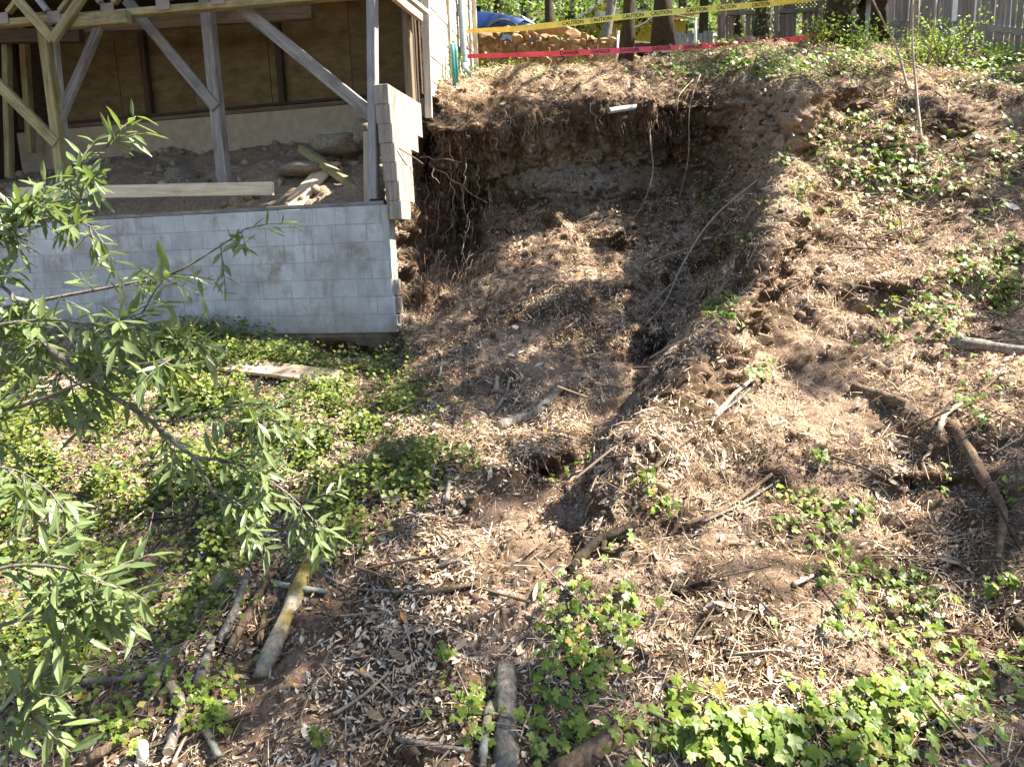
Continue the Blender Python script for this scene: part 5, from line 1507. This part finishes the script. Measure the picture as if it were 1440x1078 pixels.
IVYS = [
 (1000, 1035, 120, 42, 210, 'densest ivy patch along the bottom edge right of centre', (.05, .08)),
 (1270, 985, 105, 75, 230, 'large ivy patch in the lower right corner', (.045, .075)),
 (1185, 1040, 60, 40, 70, 'ivy between the two bottom patches', (.045, .075)),
 (1260, 860, 85, 40, 90, 'thinner ivy above the large lower right patch', (.035, .065)),
 (845, 850, 42, 55, 85, 'upper part of the ivy strip beside the forked branch', (.04, .065)),
 (815, 945, 45, 55, 85, 'middle of the ivy strip right of the upright log', (.04, .065)),
 (790, 1035, 50, 40, 60, 'bottom of the ivy strip beside the upright log', (.04, .07)),
 (670, 1000, 40, 45, 45, 'sunlit yellow ivy left of the upright log', (.035, .06)),
 (905, 695, 30, 26, 24, 'small ivy tuft on the flank above the ivy strip', (.045, .06)),
 (800, 670, 22, 22, 12, 'few ivy leaves at the small hole', (.04, .055)),
 (1140, 722, 48, 34, 75, 'ivy clump in the middle of the right slope', (.04, .065)),
 (1190, 800, 60, 26, 50, 'sparse ivy below the middle clump of the right slope', (.035, .06)),
 (1075, 535, 28, 18, 14, 'tiny ivy tuft beside the pale split branch', (.05, .07)),
 (1163, 645, 16, 14, 10, 'lone ivy sprig on the sunny right slope', (.04, .06)),
 (1385, 390, 75, 42, 190, 'sunlit ivy at the right edge above the dark log', (.045, .075)),
 (1325, 460, 60, 32, 110, 'ivy spilling left of the dark right-hand log', (.04, .065)),
 (1380, 545, 45, 30, 30, 'loose ivy under the dark right-hand log', (.04, .06)),
 (1240, 222, 75, 40, 200, 'bright ivy below the bare saplings', (.05, .08)),
 (1190, 175, 32, 22, 45, 'pale-leaved ivy clump at the foot of the earth bulge', (.05, .08)),
 (1370, 235, 75, 60, 140, 'shaded ivy on the upper right bank', (.045, .07)),
 (1415, 195, 30, 30, 30, 'ivy at the upper right edge', (.045, .07)),
 (1050, 95, 80, 22, 120, 'ivy fringe along the top rim of the scarp', (.05, .09)),
 (1110, 260, 26, 34, 45, 'ivy hanging on the steep slide flank', (.045, .07)),
 (1000, 260, 18, 45, 60, 'ivy trailing down the right end of the scarp', (.045, .07)),
 (1040, 345, 22, 22, 32, 'small ivy clump at the foot of the flank', (.045, .065)),
 (1000, 425, 30, 30, 60, 'green ivy growing in the dark pit', (.04, .06)),
 (1415, 835, 22, 20, 14, 'yellow-green ivy sprig near the right edge', (.045, .07)),
 (1370, 690, 40, 40, 14, 'scattered ivy leaves around the brown right-hand log', (.035, .055)),
 (545, 530, 26, 52, 85, 'leafy weed climbing below the block wall corner', (.035, .06)),
 (610, 660, 40, 26, 75, 'green seedlings in the middle left litter', (.03, .05)),
 (565, 690, 28, 22, 60, 'yellow-green seedlings beside the brown stub', (.03, .05)),
 (545, 620, 40, 20, 60, 'dark green seedlings below the block wall corner', (.03, .05)),
 (380, 460, 30, 12, 30, 'weeds along the foot of the block wall', (.04, .06)),
 (620, 912, 16, 14, 12, 'tiny green sprout in the lower middle litter', (.035, .05)),
 (250, 985, 60, 30, 75, 'ivy around the white cap', (.035, .055)),
 (320, 1015, 36, 40, 45, 'ivy right of the lichened stick', (.03, .05)),
 (170, 1030, 50, 30, 50, 'ivy in the lower left corner', (.03, .05)),
 (230, 840, 70, 40, 70, 'ivy behind the stick pile', (.03, .05)),
 (100, 880, 60, 40, 50, 'ivy in shade under the bay branches', (.03, .05)),
 (450, 1050, 20, 18, 12, 'small sprout near the bottom edge', (.03, .045)),
]
for a in IVYS:
    ivy(*a)
# ------------------------------------------------------------------ bay laurel reaching in from the left
bv = [(0, 0, 0), (.065, .18, .012), (.112, .42, .02), (.104, .62, .015), (.058, .84, 0), (0, 1.0, -.04)]
BV, BF = fan(bv + [(-x, y, z) for x, y, z in reversed(bv[1:-1])], (0, .48, -.012))
BAY = [leaf_data('leaf', BV, BF, 'bay_leaf', k + 20) for k in range(6)]
bay = empty('bay_laurel', P(-330, 760, 3.0), 'bay laurel with long narrow glossy leaves reaching in from the left', 'shrub')
BR = [  # polyline (px,py,Y), leaf size, twigs, leaves per twig
 ([(-220, 420, 2.9), (-40, 340, 2.9), (60, 275, 2.9), (110, 238, 2.85), (150, 205, 2.8)], .085, 9, 9),
 ([(-220, 430, 2.8), (-40, 360, 2.8), (20, 320, 2.75), (90, 305, 2.7), (130, 320, 2.65)], .085, 9, 8),
 ([(-220, 500, 2.9), (-20, 440, 2.9), (80, 418, 2.9), (165, 402, 2.9), (240, 385, 2.85), (300, 352, 2.85), (345, 322, 2.8)], .072, 8, 6),
 ([(-220, 520, 2.6), (-20, 400, 2.6), (40, 460, 2.6), (90, 500, 2.55), (180, 490, 2.5), (250, 470, 2.5)], .088, 13, 9),
 ([(-220, 620, 2.6), (0, 560, 2.6), (50, 505, 2.6), (110, 540, 2.5), (150, 560, 2.5)], .085, 7, 7),
 ([(70, 490, 2.55), (140, 545, 2.5), (210, 590, 2.45), (270, 640, 2.4), (330, 650, 2.4), (400, 690, 2.4), (445, 735, 2.4)], .075, 13, 8),
 ([(210, 590, 2.45), (260, 590, 2.4), (330, 570, 2.4), (375, 590, 2.4)], .07, 6, 7),
 ([(270, 640, 2.4), (300, 690, 2.35), (325, 715, 2.3), (350, 740, 2.3)], .075, 5, 8),
 ([(-220, 700, 2.1), (-60, 660, 2.1), (20, 660, 2.1), (70, 690, 2.05)], .08, 6, 8),
 ([(-220, 860, 1.9), (-60, 820, 1.9), (20, 795, 1.9), (100, 800, 1.85), (150, 820, 1.85)], .085, 9, 8),
 ([(-220, 960, 1.9), (-60, 900, 1.9), (30, 870, 1.9), (90, 850, 1.85), (130, 860, 1.85)], .085, 9, 8),
 ([(-220, 470, 2.7), (-40, 300, 2.7), (30, 280, 2.7), (80, 290, 2.65)], .085, 8, 8),
 ([(-220, 560, 2.5), (-40, 470, 2.5), (60, 450, 2.45), (140, 455, 2.4), (200, 440, 2.4)], .085, 10, 8),
 ([(-220, 640, 2.4), (-40, 590, 2.4), (60, 560, 2.35), (160, 520, 2.3), (240, 505, 2.3)], .08, 10, 8),
 ([(-220, 1100, 1.8), (-80, 1030, 1.8), (0, 1000, 1.8), (40, 980, 1.8)], .085, 6, 7),
]
b = MB(); hub = WM['bay_laurel'].translation
gzb = ground_z(hub.x, hub.y)
b.tube([Vector((hub.x, hub.y, gzb - .1)), hub, hub + Vector((.1, .1, .9)), hub + Vector((.1, .2, 1.9))], [.07, .055, .045, .03], 10, wob=.05)
b.build('trunk', 'grey_bark', bay, smooth=True)
allleaf = []
for pts, ls, nt_, nl in BR:
    A = [P(*p) for p in pts]
    if pts[0][0] < -100: A = [Vector((hub.x, hub.y, max(gzb, A[0].z - .15)))] + A
    A = crom(np.array([tuple(a) for a in A]), [5] * (len(A) - 1), .5); k = len(A)
    r0 = .011 if len(pts) > 4 else .007
    br = MB(); br.tube([Vector(a) for a in A], [r0 * (1 - .8 * i / (k - 1)) for i in range(k)], 6)
    leaves = []
    nt_ = int(nt_ * 1.5)
    ls *= 1.12
    for j in range(nt_ + 1):
        i = k - 1 if j == nt_ else int(random.uniform(.3, .98) * (k - 1))
        p0 = Vector(A[i]); d0 = Vector(A[min(i + 1, k - 1)] - A[max(i - 1, 0)]).normalized()
        td_ = (d0 * random.uniform(.4, 1.0) + Vector((random.gauss(0, .5), random.gauss(0, .5), random.gauss(-.05, .5)))).normalized()
        tl = random.uniform(.08, .2)
        tip = p0 + td_ * tl + Vector((0, 0, -.03))
        br.tube([p0, p0.lerp(tip, .5) + Vector((0, 0, .008)), tip], [.0032, .0024, .0014], 4)
        for q in range(nl + 2):
            f = .15 + .85 * q / (nl + 1)
            pp = p0.lerp(tip, f)
            side = td_.orthogonal().normalized(); side.rotate(Quaternion(td_, q * 2.4 + random.uniform(-.4, .4)))
            dr = (td_ * random.uniform(.35, .9) + side * random.uniform(.6, 1.0) + Vector((0, -.05, random.uniform(-.55, .15)))).normalized()
            up = Vector((random.gauss(.1, .35), random.gauss(-.25, .35), 1)); z = (up - dr * up.dot(dr)).normalized(); x = dr.cross(z)
            s_ = ls * random.uniform(.7, 1.2)
            m = Matrix((x * s_ * random.uniform(.85, 1.15), dr * s_, z * s_)).transposed().to_4x4(); m.translation = pp
            leaves.append(m)
    bo = br.build('branch', 'grey_bark', bay, smooth=True)
    allleaf += [(m.translation.length, m, bo) for m in leaves]
def on_screen(m):
    x, y, d_ = proj(np.array([tuple(m.translation)])); return -10 < x[0] < 1450 and -10 < y[0] < 1090
allleaf.sort(key=lambda a: (not on_screen(a[1]), (a[1].translation - CAM).length))
for dist, m, bo in allleaf[:300]:
    obj('leaf', random.choice(BAY), bo, m)
rest = allleaf[300:]
vs, fs = [], []
for dist, m, bo in rest:
    me = random.choice(BAY); n0 = len(vs)
    vs += [tuple(m @ v.co) for v in me.vertices]; fs += [tuple(i + n0 for i in p.vertices) for p in me.polygons]
me = mesh_np('foliage', np.array(vs) - np.array(hub), np.array(fs), 'bay_leaf')
tag(obj('foliage', me, bay, Matrix.Translation(hub)), kind='stuff')
print('LEAVES', len(allleaf), 'CLUMPS', len(clumps), 'OBJECTS', len(bpy.data.objects))
